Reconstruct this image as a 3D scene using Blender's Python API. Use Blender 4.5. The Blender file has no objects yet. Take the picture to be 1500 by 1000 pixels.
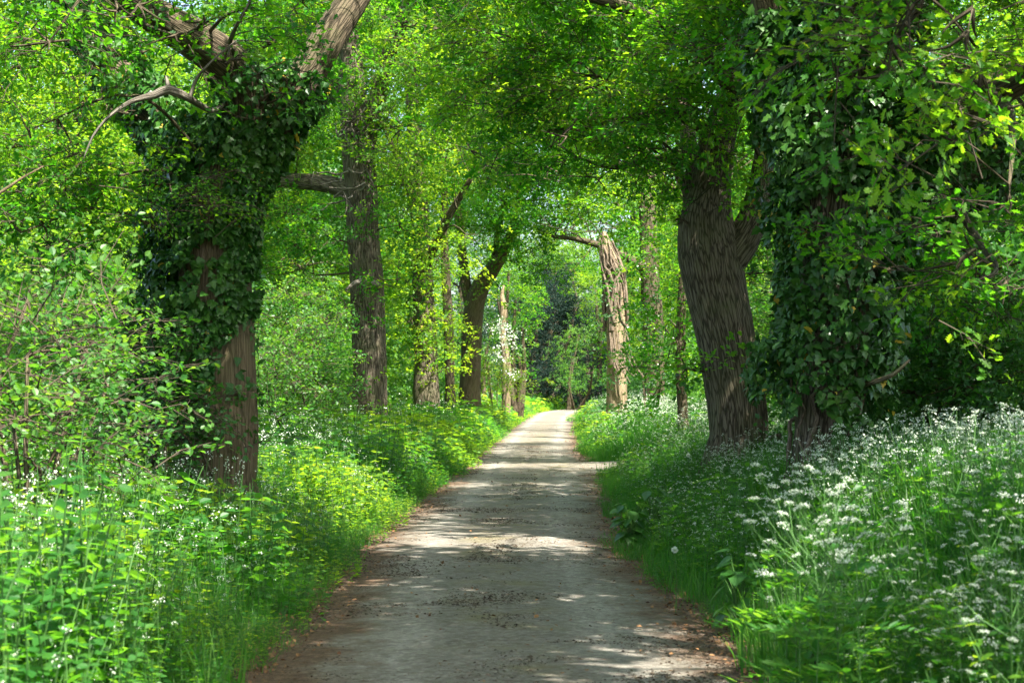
import bpy, math, random
import numpy as np

rng = np.random.default_rng(11)
random.seed(11)
F, H, CX, HY = 2708.0, 1.7, 750.0, 560.0          # focal length in photo pixels, eye height, principal column, horizon row
SUN_EL, SUN_AZ = math.radians(58), math.radians(140)  # azimuth clockwise from straight ahead (+Y)
SUN = np.array([math.sin(SUN_AZ) * math.cos(SUN_EL), math.cos(SUN_AZ) * math.cos(SUN_EL), math.sin(SUN_EL)])

scene = bpy.context.scene
COL = scene.collection


def P(px, py, D):
    return np.array([(px - CX) / F * D, D, H + (HY - py) / F * D])


# ------------------------------------------------------------------ noise
def _hash(i, j, k, seed):
    with np.errstate(over='ignore'):
        h = (i.astype(np.uint32) * np.uint32(374761393) + j.astype(np.uint32) * np.uint32(668265263)
             + k.astype(np.uint32) * np.uint32(2147483647) + np.uint32(seed * 974711 + 77))
        h = (h ^ (h >> np.uint32(13))) * np.uint32(1274126177)
        h = (h ^ (h >> np.uint32(16))) * np.uint32(2246822519)
        h = h ^ (h >> np.uint32(15))
    return h.astype(np.float64) / 4294967295.0


def vnoise(p, seed=0):
    p = np.asarray(p, float)
    i = np.floor(p).astype(np.int64)
    f = p - i
    f = f * f * (3 - 2 * f)
    out = 0
    for a in (0, 1):
        wa = f[..., 0] if a else 1 - f[..., 0]
        for b in (0, 1):
            wb = f[..., 1] if b else 1 - f[..., 1]
            for c in (0, 1):
                wc = f[..., 2] if c else 1 - f[..., 2]
                out = out + wa * wb * wc * _hash(i[..., 0] + a, i[..., 1] + b, i[..., 2] + c, seed)
    return out


def noise2(x, y, s, seed=0):
    x = np.asarray(x, float); y = np.asarray(y, float)
    return vnoise(np.stack([x / s, y / s, np.zeros_like(x * y / s) + .5], -1), seed)


def sstep(a, b, x):
    t = np.clip((x - a) / (b - a), 0, 1)
    return t * t * (3 - 2 * t)


# ------------------------------------------------------------------ mesh accumulator
class Acc:
    def __init__(self):
        self.V, self.T, self.M, self.R, self.B, self.n = [], [], [], [], [], 0

    def add(self, v, f, mat=0, rnd=0.5, bco=None):
        v = np.asarray(v, np.float32).reshape(-1, 3)
        f = np.asarray(f, np.int32).reshape(-1, 3)
        self.V.append(v); self.T.append(f + self.n)
        self.M.append(np.broadcast_to(np.asarray(mat, np.int32), (len(f),)))
        self.R.append(np.broadcast_to(np.asarray(rnd, np.float32), (len(v),)))
        self.B.append(v if bco is None else np.asarray(bco, np.float32))
        self.n += len(v)

    def scatter(self, tm, pos, rot, scale, rnd):
        """many copies of one template, each with its own place, turn, size and tint"""
        N = len(pos)
        if N == 0:
            return
        v, f, m, r = tm
        pos = np.asarray(pos); scale = np.broadcast_to(np.asarray(scale, float), (N,))
        W = np.einsum('nij,vj->nvi', rot * scale[:, None, None], v) + pos[:, None, :]
        T = (f[None] + (np.arange(N) * len(v))[:, None, None]).reshape(-1, 3)
        R = np.clip(np.asarray(rnd)[:, None] + (r[None] - .5) * .36, 0, 1).reshape(-1)
        self.add(W.reshape(-1, 3), T, np.tile(m, N), R)

    def build(self, name, mats, parent=None, smooth=False, bco=False, loc=None):
        V = np.concatenate(self.V); T = np.concatenate(self.T); M = np.concatenate(self.M); R = np.concatenate(self.R)
        if loc is not None:
            V = V - np.asarray(loc, np.float32)
        me = bpy.data.meshes.new(name)
        me.vertices.add(len(V)); me.vertices.foreach_set('co', V.astype(np.float32).ravel())
        me.loops.add(len(T) * 3); me.loops.foreach_set('vertex_index', T.astype(np.int32).ravel())
        me.polygons.add(len(T)); me.polygons.foreach_set('loop_start', (np.arange(len(T)) * 3).astype(np.int32))
        me.polygons.foreach_set('material_index', M.astype(np.int32))
        if smooth:
            me.polygons.foreach_set('use_smooth', np.ones(len(T), bool))
        a = me.attributes.new('rnd', 'FLOAT', 'POINT'); a.data.foreach_set('value', R.astype(np.float32))
        if bco:
            a = me.attributes.new('bco', 'FLOAT_VECTOR', 'POINT')
            a.data.foreach_set('vector', np.concatenate(self.B).astype(np.float32).ravel())
        for mt in mats:
            me.materials.append(mt)
        me.update(calc_edges=True); me.validate(clean_customdata=False)
        o = bpy.data.objects.new(name, me); COL.objects.link(o)
        if parent is not None:
            o.parent = parent
        elif loc is not None:
            o.location = loc
        return o


def tag(o, label=None, cat=None, group=None, kind=None):
    if label: o['label'] = label
    if cat: o['category'] = cat
    if group: o['group'] = group
    if kind: o['kind'] = kind
    return o


def empty(name, loc=(0, 0, 0), label=None, cat=None, group=None):
    o = bpy.data.objects.new(name, None); COL.objects.link(o)
    o.location = tuple(float(c) for c in loc); o.empty_display_size = .3
    return tag(o, label, cat, group)


def copy_tree(o, parent=None):
    c = o.copy(); COL.objects.link(c)
    if parent is not None:
        c.parent = parent
    for ch in list(o.children):
        copy_tree(ch, c)
    return c


# ------------------------------------------------------------------ materials
def mat_new(name):
    m = bpy.data.materials.new(name); m.use_nodes = True
    nt = m.node_tree; nt.nodes.clear()
    return m, nt, nt.nodes.new('ShaderNodeOutputMaterial')


def ramp(nt, src, stops):
    r = nt.nodes.new('ShaderNodeValToRGB')
    el = r.color_ramp.elements
    while len(el) < len(stops):
        el.new(.5)
    for e, (p, c) in zip(el, stops):
        e.position = p; e.color = (*c, 1)
    nt.links.new(src, r.inputs[0])
    return r.outputs[0]


def attr(nt, name, out='Fac'):
    a = nt.nodes.new('ShaderNodeAttribute'); a.attribute_name = name
    return a.outputs[out]


def leaf_mat(name, cols, tcols, trans=.45, rough=.45, spec=.4):
    """a leaf: a glossy-ish face and light that passes through the blade; tint by the leaf's own random number"""
    m, nt, out = mat_new(name)
    r = attr(nt, 'rnd')
    n = len(cols) - 1
    c = ramp(nt, r, [(i / n, cc) for i, cc in enumerate(cols)])
    t = ramp(nt, r, [(i / (len(tcols) - 1), cc) for i, cc in enumerate(tcols)])
    p = nt.nodes.new('ShaderNodeBsdfPrincipled')
    nt.links.new(c, p.inputs['Base Color'])
    p.inputs['Roughness'].default_value = rough
    p.inputs['Specular IOR Level'].default_value = spec
    tr = nt.nodes.new('ShaderNodeBsdfTranslucent'); nt.links.new(t, tr.inputs[0])
    mx = nt.nodes.new('ShaderNodeMixShader'); mx.inputs[0].default_value = trans
    nt.links.new(p.outputs[0], mx.inputs[1]); nt.links.new(tr.outputs[0], mx.inputs[2])
    nt.links.new(mx.outputs[0], out.inputs[0])
    return m


def plain_mat(name, a, b, rough=.7):
    m, nt, out = mat_new(name)
    c = ramp(nt, attr(nt, 'rnd'), [(0, a), (1, b)])
    p = nt.nodes.new('ShaderNodeBsdfPrincipled'); nt.links.new(c, p.inputs['Base Color'])
    p.inputs['Roughness'].default_value = rough; p.inputs['Specular IOR Level'].default_value = .25
    nt.links.new(p.outputs[0], out.inputs[0])
    return m


def bark_mat(name, dark, mid, light, moss=None, moss_amt=.5, fx=29., fz=2.8, bump=.024):
    m, nt, out = mat_new(name)
    N, L = nt.nodes, nt.links
    co = attr(nt, 'bco', 'Vector')
    mp = N.new('ShaderNodeMapping'); mp.inputs['Scale'].default_value = (fx, fx, fz); L.new(co, mp.inputs[0])
    wn = N.new('ShaderNodeTexNoise'); wn.inputs['Scale'].default_value = .8; wn.inputs['Detail'].default_value = 3
    L.new(mp.outputs[0], wn.inputs['Vector'])
    add = N.new('ShaderNodeVectorMath'); add.operation = 'MULTIPLY_ADD'
    L.new(wn.outputs['Color'], add.inputs[0]); add.inputs[1].default_value = (1.3, 1.3, 1.3); L.new(mp.outputs[0], add.inputs[2])
    vo = N.new('ShaderNodeTexVoronoi'); vo.feature = 'DISTANCE_TO_EDGE'; vo.inputs['Scale'].default_value = 1.0
    L.new(add.outputs[0], vo.inputs['Vector'])
    fine = N.new('ShaderNodeTexNoise'); fine.inputs['Scale'].default_value = 1.7; fine.inputs['Roughness'].default_value = .78; fine.inputs['Detail'].default_value = 6
    L.new(mp.outputs[0], fine.inputs['Vector'])
    big = N.new('ShaderNodeTexNoise'); big.inputs['Scale'].default_value = 2.2; big.inputs['Detail'].default_value = 4
    L.new(co, big.inputs['Vector'])
    ht = N.new('ShaderNodeMath'); ht.operation = 'MULTIPLY_ADD'
    L.new(fine.outputs[0], ht.inputs[0]); ht.inputs[1].default_value = 1.0
    cl = N.new('ShaderNodeMath'); cl.operation = 'MINIMUM'; L.new(vo.outputs['Distance'], cl.inputs[0]); cl.inputs[1].default_value = .16
    sc = N.new('ShaderNodeMath'); sc.operation = 'MULTIPLY'; L.new(cl.outputs[0], sc.inputs[0]); sc.inputs[1].default_value = 3.2
    L.new(sc.outputs[0], ht.inputs[2])
    col = ramp(nt, ht.outputs[0], [(.38, dark), (.80, mid), (1.0, light)])
    if moss:
        mk = ramp(nt, big.outputs[0], [(.42, (0, 0, 0)), (.7, (moss_amt,) * 3)])
        mx = N.new('ShaderNodeMix'); mx.data_type = 'RGBA'; L.new(mk, mx.inputs[0]); L.new(col, mx.inputs[6])
        mx.inputs[7].default_value = (*moss, 1); col = mx.outputs[2]
    p = N.new('ShaderNodeBsdfPrincipled'); L.new(col, p.inputs['Base Color'])
    p.inputs['Roughness'].default_value = .85; p.inputs['Specular IOR Level'].default_value = .2
    bp = N.new('ShaderNodeBump'); bp.inputs['Distance'].default_value = bump; bp.inputs['Strength'].default_value = 1
    L.new(ht.outputs[0], bp.inputs['Height']); L.new(bp.outputs[0], p.inputs['Normal'])
    L.new(p.outputs[0], out.inputs[0])
    return m


G = lambda r, g, b: (r, g, b)
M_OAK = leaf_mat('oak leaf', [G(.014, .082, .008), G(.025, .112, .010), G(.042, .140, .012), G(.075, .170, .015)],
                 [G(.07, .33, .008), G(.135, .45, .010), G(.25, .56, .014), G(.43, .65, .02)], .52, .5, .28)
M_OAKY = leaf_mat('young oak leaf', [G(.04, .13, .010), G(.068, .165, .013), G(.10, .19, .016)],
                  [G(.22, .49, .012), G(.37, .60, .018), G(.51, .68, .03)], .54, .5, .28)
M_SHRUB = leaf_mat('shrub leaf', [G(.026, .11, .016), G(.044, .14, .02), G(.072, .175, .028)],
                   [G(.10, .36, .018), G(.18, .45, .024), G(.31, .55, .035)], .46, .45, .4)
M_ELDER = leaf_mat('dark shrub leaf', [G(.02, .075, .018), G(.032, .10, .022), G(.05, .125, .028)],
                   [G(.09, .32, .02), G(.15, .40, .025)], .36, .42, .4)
M_IVY = leaf_mat('ivy leaf', [G(.013, .062, .008), G(.023, .086, .010), G(.038, .112, .014), G(.062, .14, .02)],
                 [G(.02, .10, .015), G(.05, .16, .02)], .18, .40, .32)
M_IVYY = leaf_mat('yellowed ivy leaf', [G(.30, .22, .02), G(.42, .30, .03)], [G(.5, .36, .03), G(.6, .45, .05)], .3, .5)
M_YEW = leaf_mat('evergreen leaf', [G(.006, .018, .013), G(.010, .027, .019), G(.017, .040, .026)],
                 [G(.012, .04, .02), G(.02, .06, .025)], .1, .5, .15)
M_GRASS = leaf_mat('grass blade', [G(.020, .085, .012), G(.032, .11, .015), G(.05, .135, .02), G(.08, .16, .028)],
                   [G(.06, .34, .018), G(.11, .44, .024), G(.22, .53, .034)], .44, .45, .35)
M_HERB = leaf_mat('herb leaf', [G(.018, .095, .014), G(.032, .122, .018), G(.055, .15, .022)],
                  [G(.10, .39, .018), G(.18, .49, .024), G(.32, .58, .034)], .48, .45, .35)
M_HERBY = leaf_mat('bright herb leaf', [G(.045, .15, .014), G(.075, .185, .017), G(.11, .21, .02)],
                   [G(.24, .52, .016), G(.39, .62, .024), G(.51, .66, .04)], .52, .45, .35)
M_DOCK = leaf_mat('broad dark leaf', [G(.025, .095, .016), G(.04, .12, .022)], [G(.10, .32, .02), G(.16, .40, .03)], .35, .36, .5)
M_WHITE = leaf_mat('white petal', [G(.46, .54, .38), G(.62, .68, .55), G(.76, .79, .70)], [G(.5, .6, .4), G(.7, .75, .6)], .3, .6, .2)
M_STEM = plain_mat('green stem', G(.035, .11, .02), G(.075, .165, .035), .55)
M_TWIG = plain_mat('twig bark', G(.035, .026, .017), G(.075, .058, .038), .85)
M_DEADTWIG = plain_mat('pale dead twig', G(.24, .21, .165), G(.34, .30, .24), .85)
M_LITTER = plain_mat('dead leaf', G(.075, .035, .016), G(.23, .12, .05), .8)
M_OAKBARK = bark_mat('oak bark', G(.018, .014, .009), G(.080, .062, .042), G(.165, .136, .098), G(.085, .10, .035), .4)
M_LIMB = bark_mat('mossy limb bark', G(.022, .017, .010), G(.07, .054, .033), G(.13, .10, .065), G(.07, .085, .025), .5)
M_SMOOTH = bark_mat('brown smooth bark', G(.05, .036, .022), G(.105, .077, .047), G(.155, .118, .075), G(.10, .10, .04), .4, 30, 2.2, .012)
M_PALE = bark_mat('weathered dead wood', G(.09, .064, .037), G(.23, .17, .10), G(.33, .26, .16), None, 0, 30, 1.6, .02)
M_GREYWOOD = bark_mat('grey dead wood', G(.05, .042, .032), G(.13, .112, .086), G(.21, .185, .15), None, 0, 30, 1.6, .015)
M_VINE = bark_mat('dead ivy stem', G(.06, .045, .03), G(.135, .10, .07), G(.21, .165, .12), None, 0, 60, 8, .006)
M_STONE = None

# ------------------------------------------------------------------ leaf shapes (length 1 along +Y)
def leaf_shape(half, ribs=None, fold=.10, curl=.08):
    """two halves of an outline hinged on the midrib"""
    half = np.array(half, float)
    ys = half[:, 0]
    mid = np.stack([np.zeros(len(ys)), ys, -curl * ys ** 2], 1)
    vs, fs = [], []
    for s in (-1, 1):
        e = np.stack([s * half[:, 1], ys, fold * half[:, 1] * 2 - curl * ys ** 2], 1)
        b = len(vs) * 0 + sum(len(x) for x in vs)
        vs += [mid.copy(), e]
        n = len(ys)
        for i in range(n - 1):
            q = (b + i, b + i + 1, b + n + i + 1, b + n + i)
            for tri in ((q[0], q[1], q[2]), (q[0], q[2], q[3])):
                p3 = np.concatenate(vs)[list(tri)]
                if np.linalg.norm(np.cross(p3[1] - p3[0], p3[2] - p3[0])) > 1e-6:
                    fs.append(tri if s > 0 else tri[::-1])
    return np.concatenate(vs), np.array(fs)


OAK_HI = leaf_shape([(0, .015), (.14, .05), (.26, .17), (.34, .07), (.47, .27), (.56, .11), (.70, .33), (.79, .15), (.92, .17), (1, .03)])
OAK_MID = leaf_shape([(0, .02), (.30, .20), (.42, .13), (.68, .32), (.8, .19), (1, .06)])
OVATE = leaf_shape([(0, .01), (.18, .24), (.45, .33), (.75, .2), (1, 0)])
HEART = leaf_shape([(-.08, .16), (.1, .40), (.35, .42), (.65, .24), (1, 0)], fold=.05)
IVYL = leaf_shape([(-.06, .2), (.12, .46), (.32, .27), (.5, .34), (.68, .17), (1, 0)], fold=.07, curl=.15)
LANCE = leaf_shape([(0, .01), (.3, .16), (.65, .13), (1, 0)])
DIAM = (np.array([[0, 0, 0], [.30, .52, .07], [0, 1, -.06], [-.30, .52, .07]]), np.array([[0, 1, 2], [0, 2, 3]]))


def rotm(fwd, up):
    fwd = fwd / np.linalg.norm(fwd, axis=-1, keepdims=True)
    r = np.cross(fwd, up); r /= np.linalg.norm(r, axis=-1, keepdims=True) + 1e-9
    u = np.cross(r, fwd)
    return np.stack([r, fwd, u], -1)


def rvec(n, r=None):
    r = r or rng
    v = r.normal(size=(n, 3))
    return v / np.linalg.norm(v, axis=1, keepdims=True)


def ribbon(pts, w, side=None):
    """thin three-sided stem along a few points"""
    pts = np.asarray(pts, float); n = len(pts)
    w = np.broadcast_to(np.asarray(w, float), (n,))
    t = np.gradient(pts, axis=0); t /= np.linalg.norm(t, axis=1, keepdims=True) + 1e-9
    a = np.cross(t, np.array([.31, .17, .93])); a /= np.linalg.norm(a, axis=1, keepdims=True) + 1e-9
    b = np.cross(t, a)
    V = np.concatenate([pts + w[:, None] * (math.cos(k) * a + math.sin(k) * b) for k in (0, 2.094, 4.189)])
    fs = []
    for k in range(3):
        o, p = k * n, ((k + 1) % 3) * n
        for i in range(n - 1):
            fs += [(o + i, p + i, p + i + 1), (o + i, p + i + 1, o + i + 1)]
    return V, np.array(fs)


class Tm:
    """template builder"""
    def __init__(self): self.v, self.f, self.m, self.r, self.n = [], [], [], [], 0
    def add(self, v, f, m=0, r=.5):
        self.v.append(v); self.f.append(np.asarray(f) + self.n); self.m += [m] * len(f); self.r += [r] * len(v); self.n += len(v)
    def leaf(self, shape, pos, fwd, up, size, m=0, r=.5):
        R = rotm(np.asarray(fwd, float)[None], np.asarray(up, float)[None])[0]
        self.add(shape[0] @ R.T * size + pos, shape[1], m, r)
    def out(self): return (np.concatenate(self.v), np.concatenate(self.f), np.array(self.m), np.array(self.r))


def make_spray(shape, nleaf, size, length=.55, twig=True, seed=0, flat=.35, droop=.1):
    """a twig with side twigs and a loose rosette of leaves at each tip"""
    r = np.random.default_rng(seed); t = Tm()
    tips = []
    main = np.array([[0, 0, 0], [r.normal() * .04, .5 * length, .03], [r.normal() * .07, length, -.02]])
    if twig: t.add(*ribbon(main, [.006, .0045, .002]), 1, .5)
    tips.append((main[2], np.array([0, 1, 0.])))
    ns = 3 if nleaf > 10 else 2
    for k in range(ns):
        s = (-1) ** k
        y0 = length * (.3 + .22 * k) + r.normal() * .03
        d = np.array([s * r.uniform(.6, 1), r.uniform(.4, .9), r.normal() * .25]); d /= np.linalg.norm(d)
        e = np.array([0, y0, .02]) + d * length * r.uniform(.3, .5)
        if twig: t.add(*ribbon([[0, y0, .02], e], [.004, .002]), 1, .5)
        tips.append((e, d))
    for i in range(nleaf):
        tip, d = tips[i % len(tips)]
        a = r.normal(size=3) * np.array([.9, .9, .45]); fw = d * .7 + a
        fw[2] -= droop
        up = np.array([0, 0, 1.]) + r.normal(size=3) * flat
        pos = tip + r.normal(size=3) * np.array([.05, .05, .03]) - d * r.uniform(0, .15) * length
        t.leaf(shape, pos, fw, up, size * r.uniform(.65, 1.15), 0, r.random())
    return t.out()


SPRAYS = {
    'near': [make_spray(OAK_HI, 26, .085, .45, True, s, .36) for s in range(6)],
    'mid': [make_spray(OAK_MID, 24, .082, .48, True, 20 + s, .38) for s in range(6)],
    'far': [make_spray(DIAM, 24, .105, .58, False, 40 + s, .42) for s in range(5)],
    'coarse': [make_spray(DIAM, 14, .24, 1.0, False, 60 + s, .5) for s in range(5)],
    'shrub': [make_spray(OVATE, 24, .06, .42, True, 80 + s, .5) for s in range(6)],
    'shrubfar': [make_spray(DIAM, 22, .085, .5, False, 100 + s, .6) for s in range(5)],
    'hazel': [make_spray(OVATE, 22, .056, .48, True, 120 + s, .35) for s in range(6)],
    'small': [make_spray(DIAM, 26, .05, .42, True, 140 + s, .6) for s in range(5)],
}
FILL = {'near': .062, 'mid': .062, 'far': .115, 'coarse': .36, 'shrub': .05, 'shrubfar': .073, 'hazel': .034, 'small': .03}

# ------------------------------------------------------------------ gaps in the canopy that let the sun in: (x, y, z, radius)
def shafts():
    L = []
    for x in np.arange(-1.3, 1.25, .4): L.append((x, 19.5 + .25 * math.sin(x * 3), 0, .68))
    for x in np.arange(-.8, 2.4, .6): L.append((x, 37.2, 0, 1.05))
    for y in np.arange(62, 112, 6):
        c = float(np.interp(y, RY, RC)); L += [(c - .6, y, 0, 1.6), (c + .8, y + 2, 0, 1.6)]
    for x in (.3, .8, 1.3): L.append((x, 10.7, 0, .22))
    for x, y, q in ((-1.1, 14.9, .22), (-.6, 15.0, .18), (-.2, 15.1, .15), (.6, 17, .14), (-.9, 23, .2), (.4, 25.5, .22), (-.3, 28, .25)): L.append((x, y, 0, q))
    L += [(-1.9, 5.8, .7, .8), (-1.5, 7.2, .6, .5), (-3.4, 13, 1.9, 1.3), (-3.2, 12.4, 1.1, 1.2), (-3.9, 14, 2.4, 1.0), (-1.9, 22, .5, 1.0), (-1.7, 25, .5, .9), (-2.6, 8, .6, 1.1), (-2.1, 6.4, .6, .8), (-3.4, 11, .7, .8), (-1.4, 30, .5, .9),
          (-.9, 45, .5, 1.0), (-.2, 52, .5, 1.1), (.2, 60, .5, 1.4), (2.7, 43, .5, 1.2), (3.2, 48, .5, 1.2), (3.4, 58, .5, 1.5), (-2.6, 15, .6, .4),
          (-4.6, 17, 1.4, 1.4), (-4.2, 14, 1.5, 1.0), (-5.4, 21, 1.5, 1.5), (-4.3, 30, 1.4, 1.6), (-4.0, 34, 1.2, 1.5), (-5.2, 26, 1.8, 1.4), (-4.6, 41, 2, 1.6)]
    for a in ((690, 330, 52, 1.9), (670, 250, 52, 1.4), (660, 450, 53, 1.3), (600, 180, 36, 1.1), (590, 110, 36, 1.0), (640, 60, 36, .9), (1300, 110, 10.5, .7), (1440, 90, 9.5, .7), (1450, 300, 12, .7),
              (1400, 390, 13, .6), (1180, 690, 8.2, .35), (1240, 760, 7.5, .3), (1170, 850, 7.5, .28), (1440, 880, 6.2, .5),
              (900, 470, 54, 1.5), (903, 560, 54, 1.4), (898, 400, 54, 1.3), (760, 500, 75, 2.0), (800, 570, 100, 4), (870, 430, 112, 5), (840, 520, 105, 3), (920, 300, 44, 1.2), (740, 520, 72, 1.5),
              (640, 540, 53, .8), (980, 450, 46, 1.2), (100, 90, 17, .6), (60, 200, 17, .5)):
        p = P(*a[:3]); L.append((p[0], p[1], p[2], a[3]))
    q = np.random.default_rng(77)
    for k in range(34):
        y = 5.5 + 24 * q.random() ** 1.3; side = -1 if k % 5 < 3 else 1
        x = float(np.interp(y, RY, RC)) + side * (1.5 + q.random() * (2.6 if side < 0 else 2.2))
        if side < 0 or not 15.5 < y < 27: L.append((x, y, .8, q.uniform(.3, .65)))
    return np.array(L)


RY = [-20, 0, 10.5, 13.5, 19, 26, 33, 40, 46, 57, 77, 95, 104, 112, 120, 130, 145, 170]
RC = [0, 0, -.02, -.10, -.22, .05, .28, .40, .47, .78, 1.45, 2.15, 2.65, 3.7, 5.6, 9.5, 17, 33]
SH = shafts()


def clear_sun(pos, pad=0.):
    """True where a spray may stay: not in one of the light gaps"""
    keep = np.ones(len(pos), bool)
    nz = .75 + .5 * vnoise(pos / .35, 5)
    for x, y, z, r in SH:
        d = pos - np.array([x, y, z])
        t = d @ SUN
        q = np.linalg.norm(d - t[:, None] * SUN, axis=1)
        keep &= ~((t > max(1.2, r * 1.5)) & (q < r * nz + pad))
    return keep


# ------------------------------------------------------------------ branches
def spline(pts, rad, step):
    pts = np.asarray(pts, float); rad = np.asarray(rad, float)
    p = np.vstack([2 * pts[0] - pts[1], pts, 2 * pts[-1] - pts[-2]])
    out, rr = [], []
    for i in range(len(pts) - 1):
        a, b, c, d = p[i:i + 4]
        n = max(2, int(np.linalg.norm(c - b) / step))
        for t in np.arange(n) / n:
            out.append(.5 * (2 * b + (c - a) * t + (2 * a - 5 * b + 4 * c - d) * t ** 2 + (3 * b - a - 3 * c + d) * t ** 3))
            rr.append(rad[i] + (rad[i + 1] - rad[i]) * t)
    out.append(pts[-1]); rr.append(rad[-1])
    return np.array(out), np.array(rr)


def tube(acc, pts, rad, seg=10, step=.15, ridge=0., seed=0, mat=0, rnd=.5, jag=0., lump=0.):
    pts, rad = spline(pts, rad, step)
    n = len(pts)
    t = np.gradient(pts, axis=0); t /= np.linalg.norm(t, axis=1, keepdims=True) + 1e-9
    L = np.concatenate([[0], np.cumsum(np.linalg.norm(np.diff(pts, axis=0), axis=1))])
    a = np.cross(t[0], [0, 1, .2]); a /= np.linalg.norm(a)
    A = []
    for i in range(n):
        a = a - t[i] * (a @ t[i]); a /= np.linalg.norm(a) + 1e-9; A.append(a)
    A = np.array(A); B = np.cross(t, A)
    th = np.arange(seg) * 2 * math.pi / seg
    bc = np.stack([np.cos(th)[None] * rad[:, None], np.sin(th)[None] * rad[:, None], np.repeat(L[:, None], seg, 1)], -1)
    R = np.repeat(rad[:, None], seg, 1)
    if lump:
        R = R * (1 + lump * (vnoise(bc * np.array([2.2, 2.2, 1.1]) + seed * 7.3, seed) - .5))
    if ridge:
        w = vnoise(bc * np.array([6, 6, 2.0]), seed + 3)[..., None] * np.array([.06, .06, .1])
        r1 = 1 - np.abs(2 * vnoise((bc + w) * np.array([15, 15, 2.2]), seed + 1) - 1)
        r2 = 1 - np.abs(2 * vnoise((bc + w) * np.array([31, 31, 7.]), seed + 2) - 1)
        R = R + ridge * (.5 * r1 + .5 * r2 - .6)
    V = pts[:, None] + R[..., None] * (np.cos(th)[None, :, None] * A[:, None] + np.sin(th)[None, :, None] * B[:, None])
    if jag:
        V[-1] += t[-1] * (rng.random(seg) * jag)[:, None]; V[-2] += t[-1] * (rng.random(seg) * jag * .5)[:, None]
    i = np.arange(n - 1)[:, None] * seg; j = np.arange(seg)[None]; k = (j + 1) % seg
    q = np.stack([i + j, i + k, i + seg + k, i + seg + j], -1).reshape(-1, 4)
    f = np.concatenate([q[:, [0, 1, 2]], q[:, [0, 2, 3]]])
    cap = n * seg
    V = np.concatenate([V.reshape(-1, 3), pts[-1:] - t[-1:] * (rad[-1] * .3 if jag else -rad[-1] * .5)])
    bcf = np.concatenate([bc.reshape(-1, 3), [[0, 0, L[-1]]]])
    f = np.concatenate([f, np.stack([(n - 1) * seg + np.arange(seg), (n - 1) * seg + (np.arange(seg) + 1) % seg, np.full(seg, cap)], -1)])
    acc.add(V, f, mat, rnd, bcf)
    return pts, rad


RS = .88


def px_path(pts, dd=None):
    """[(px, py, distance, radius)] -> points, radii"""
    return [P(a, b, c) for a, b, c, r in pts], [r * RS for a, b, c, r in pts]


def bough(leaf, wood, skel, c, rad, kind, dens=1.0, tone=.5, spread=.30, gaps=True, clumps=None, droop=0., woody=True, r0=.024):
    """one bough of foliage: clumps of sprays in an uneven volume, fed by a branch and side branches"""
    c = np.asarray(c, float); rad = np.asarray(rad, float)
    area = math.pi * rad[0] * rad[2]
    n = int(dens * area * 5.0 / FILL[kind]) + 3
    nc = clumps or max(5, int(n / 18))
    d = rvec(nc); u = rng.random(nc) ** (1 / 2.0)
    cc = c + d * u[:, None] * rad
    idx = rng.integers(0, nc, n)
    size = .27 if kind in ('near', 'mid', 'shrub', 'hazel') else .5
    if kind == 'small': size = .3
    pos = cc[idx] + rng.normal(size=(n, 3)) * size * np.array([1, 1, .55])
    if gaps:
        k = clear_sun(pos, dict(coarse=.5, far=.25, mid=.15).get(kind, .1)); pos = pos[k]; idx = idx[k]
    n = len(pos)
    if skel is not None and woody:
        S = np.concatenate([s[0] for s in skel]); Rr = np.concatenate([s[1] for s in skel])
        e = np.linalg.norm(S - c, axis=1) + .8 * np.maximum(0, S[:, 2] - c[2] + .2)
        j = int(np.argmin(e)); st = S[j]
        mid = st + (c - st) * .5 + np.array([0, 0, .12 * np.linalg.norm(c - st)]) + rng.normal(size=3) * .08 * np.linalg.norm(c - st)
        rr = min(r0, Rr[j] * .7)
        bp, br = tube(wood, [st, mid, c], [rr, rr * .7, rr * .35], 6, .25, seed=int(rng.integers(99)), lump=.2, mat=1)
        step = max(1, nc // 26)
        for q in cc[::step]:
            b0 = bp[int(np.argmin(np.linalg.norm(bp - q, axis=1) + rng.random(len(bp)) * .5))]
            m2 = (b0 + q) / 2 + rng.normal(size=3) * .1 * np.linalg.norm(q - b0)
            tube(wood, [b0, m2, q], [.014, .009, .004], 4, .3, mat=1)
    if n == 0: return
    out = pos - c; out /= np.linalg.norm(out, axis=1, keepdims=True) + 1e-6
    fw = out * .7 + rvec(n) * .8; fw[:, 2] = fw[:, 2] * .55 - droop
    up = np.array([0, 0, 1.]) + rng.normal(size=(n, 3)) * .36
    rot = rotm(fw, up)
    tn = rng.normal(size=nc) * spread
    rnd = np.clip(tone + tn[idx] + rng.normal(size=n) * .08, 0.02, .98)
    which = rng.integers(0, len(SPRAYS[kind]), n)
    sc = rng.uniform(.8, 1.25, n)
    hidden = np.ones(n, bool)
    if kind == 'coarse':                     # big loose leaves only in the high crown; finer ones where the crown comes lower
        yy = np.maximum(pos[:, 1], .5)
        hidden = (np.abs(pos[:, 0]) > .30 * yy + .9) | (pos[:, 2] > H + .215 * yy + .9) | (pos[:, 1] < 1)
        fine = 'far' if c[1] > 30 else 'mid'
        j = np.repeat(np.where(~hidden)[0], 5)
        if len(j):
            p2 = pos[j] + rng.normal(size=(len(j), 3)) * .38; k2 = clear_sun(p2, .15) if gaps else np.ones(len(j), bool)
            j, p2 = j[k2], p2[k2]; wh = rng.integers(0, len(SPRAYS[fine]), len(j))
            for w in range(len(SPRAYS[fine])):
                s = wh == w; leaf.scatter(SPRAYS[fine][w], p2[s], rot[j][s], sc[j][s], rnd[j][s])
    for w in range(len(SPRAYS[kind])):
        s = (which == w) & hidden
        leaf.scatter(SPRAYS[kind][w], pos[s], rot[s], sc[s], rnd[s])


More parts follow.
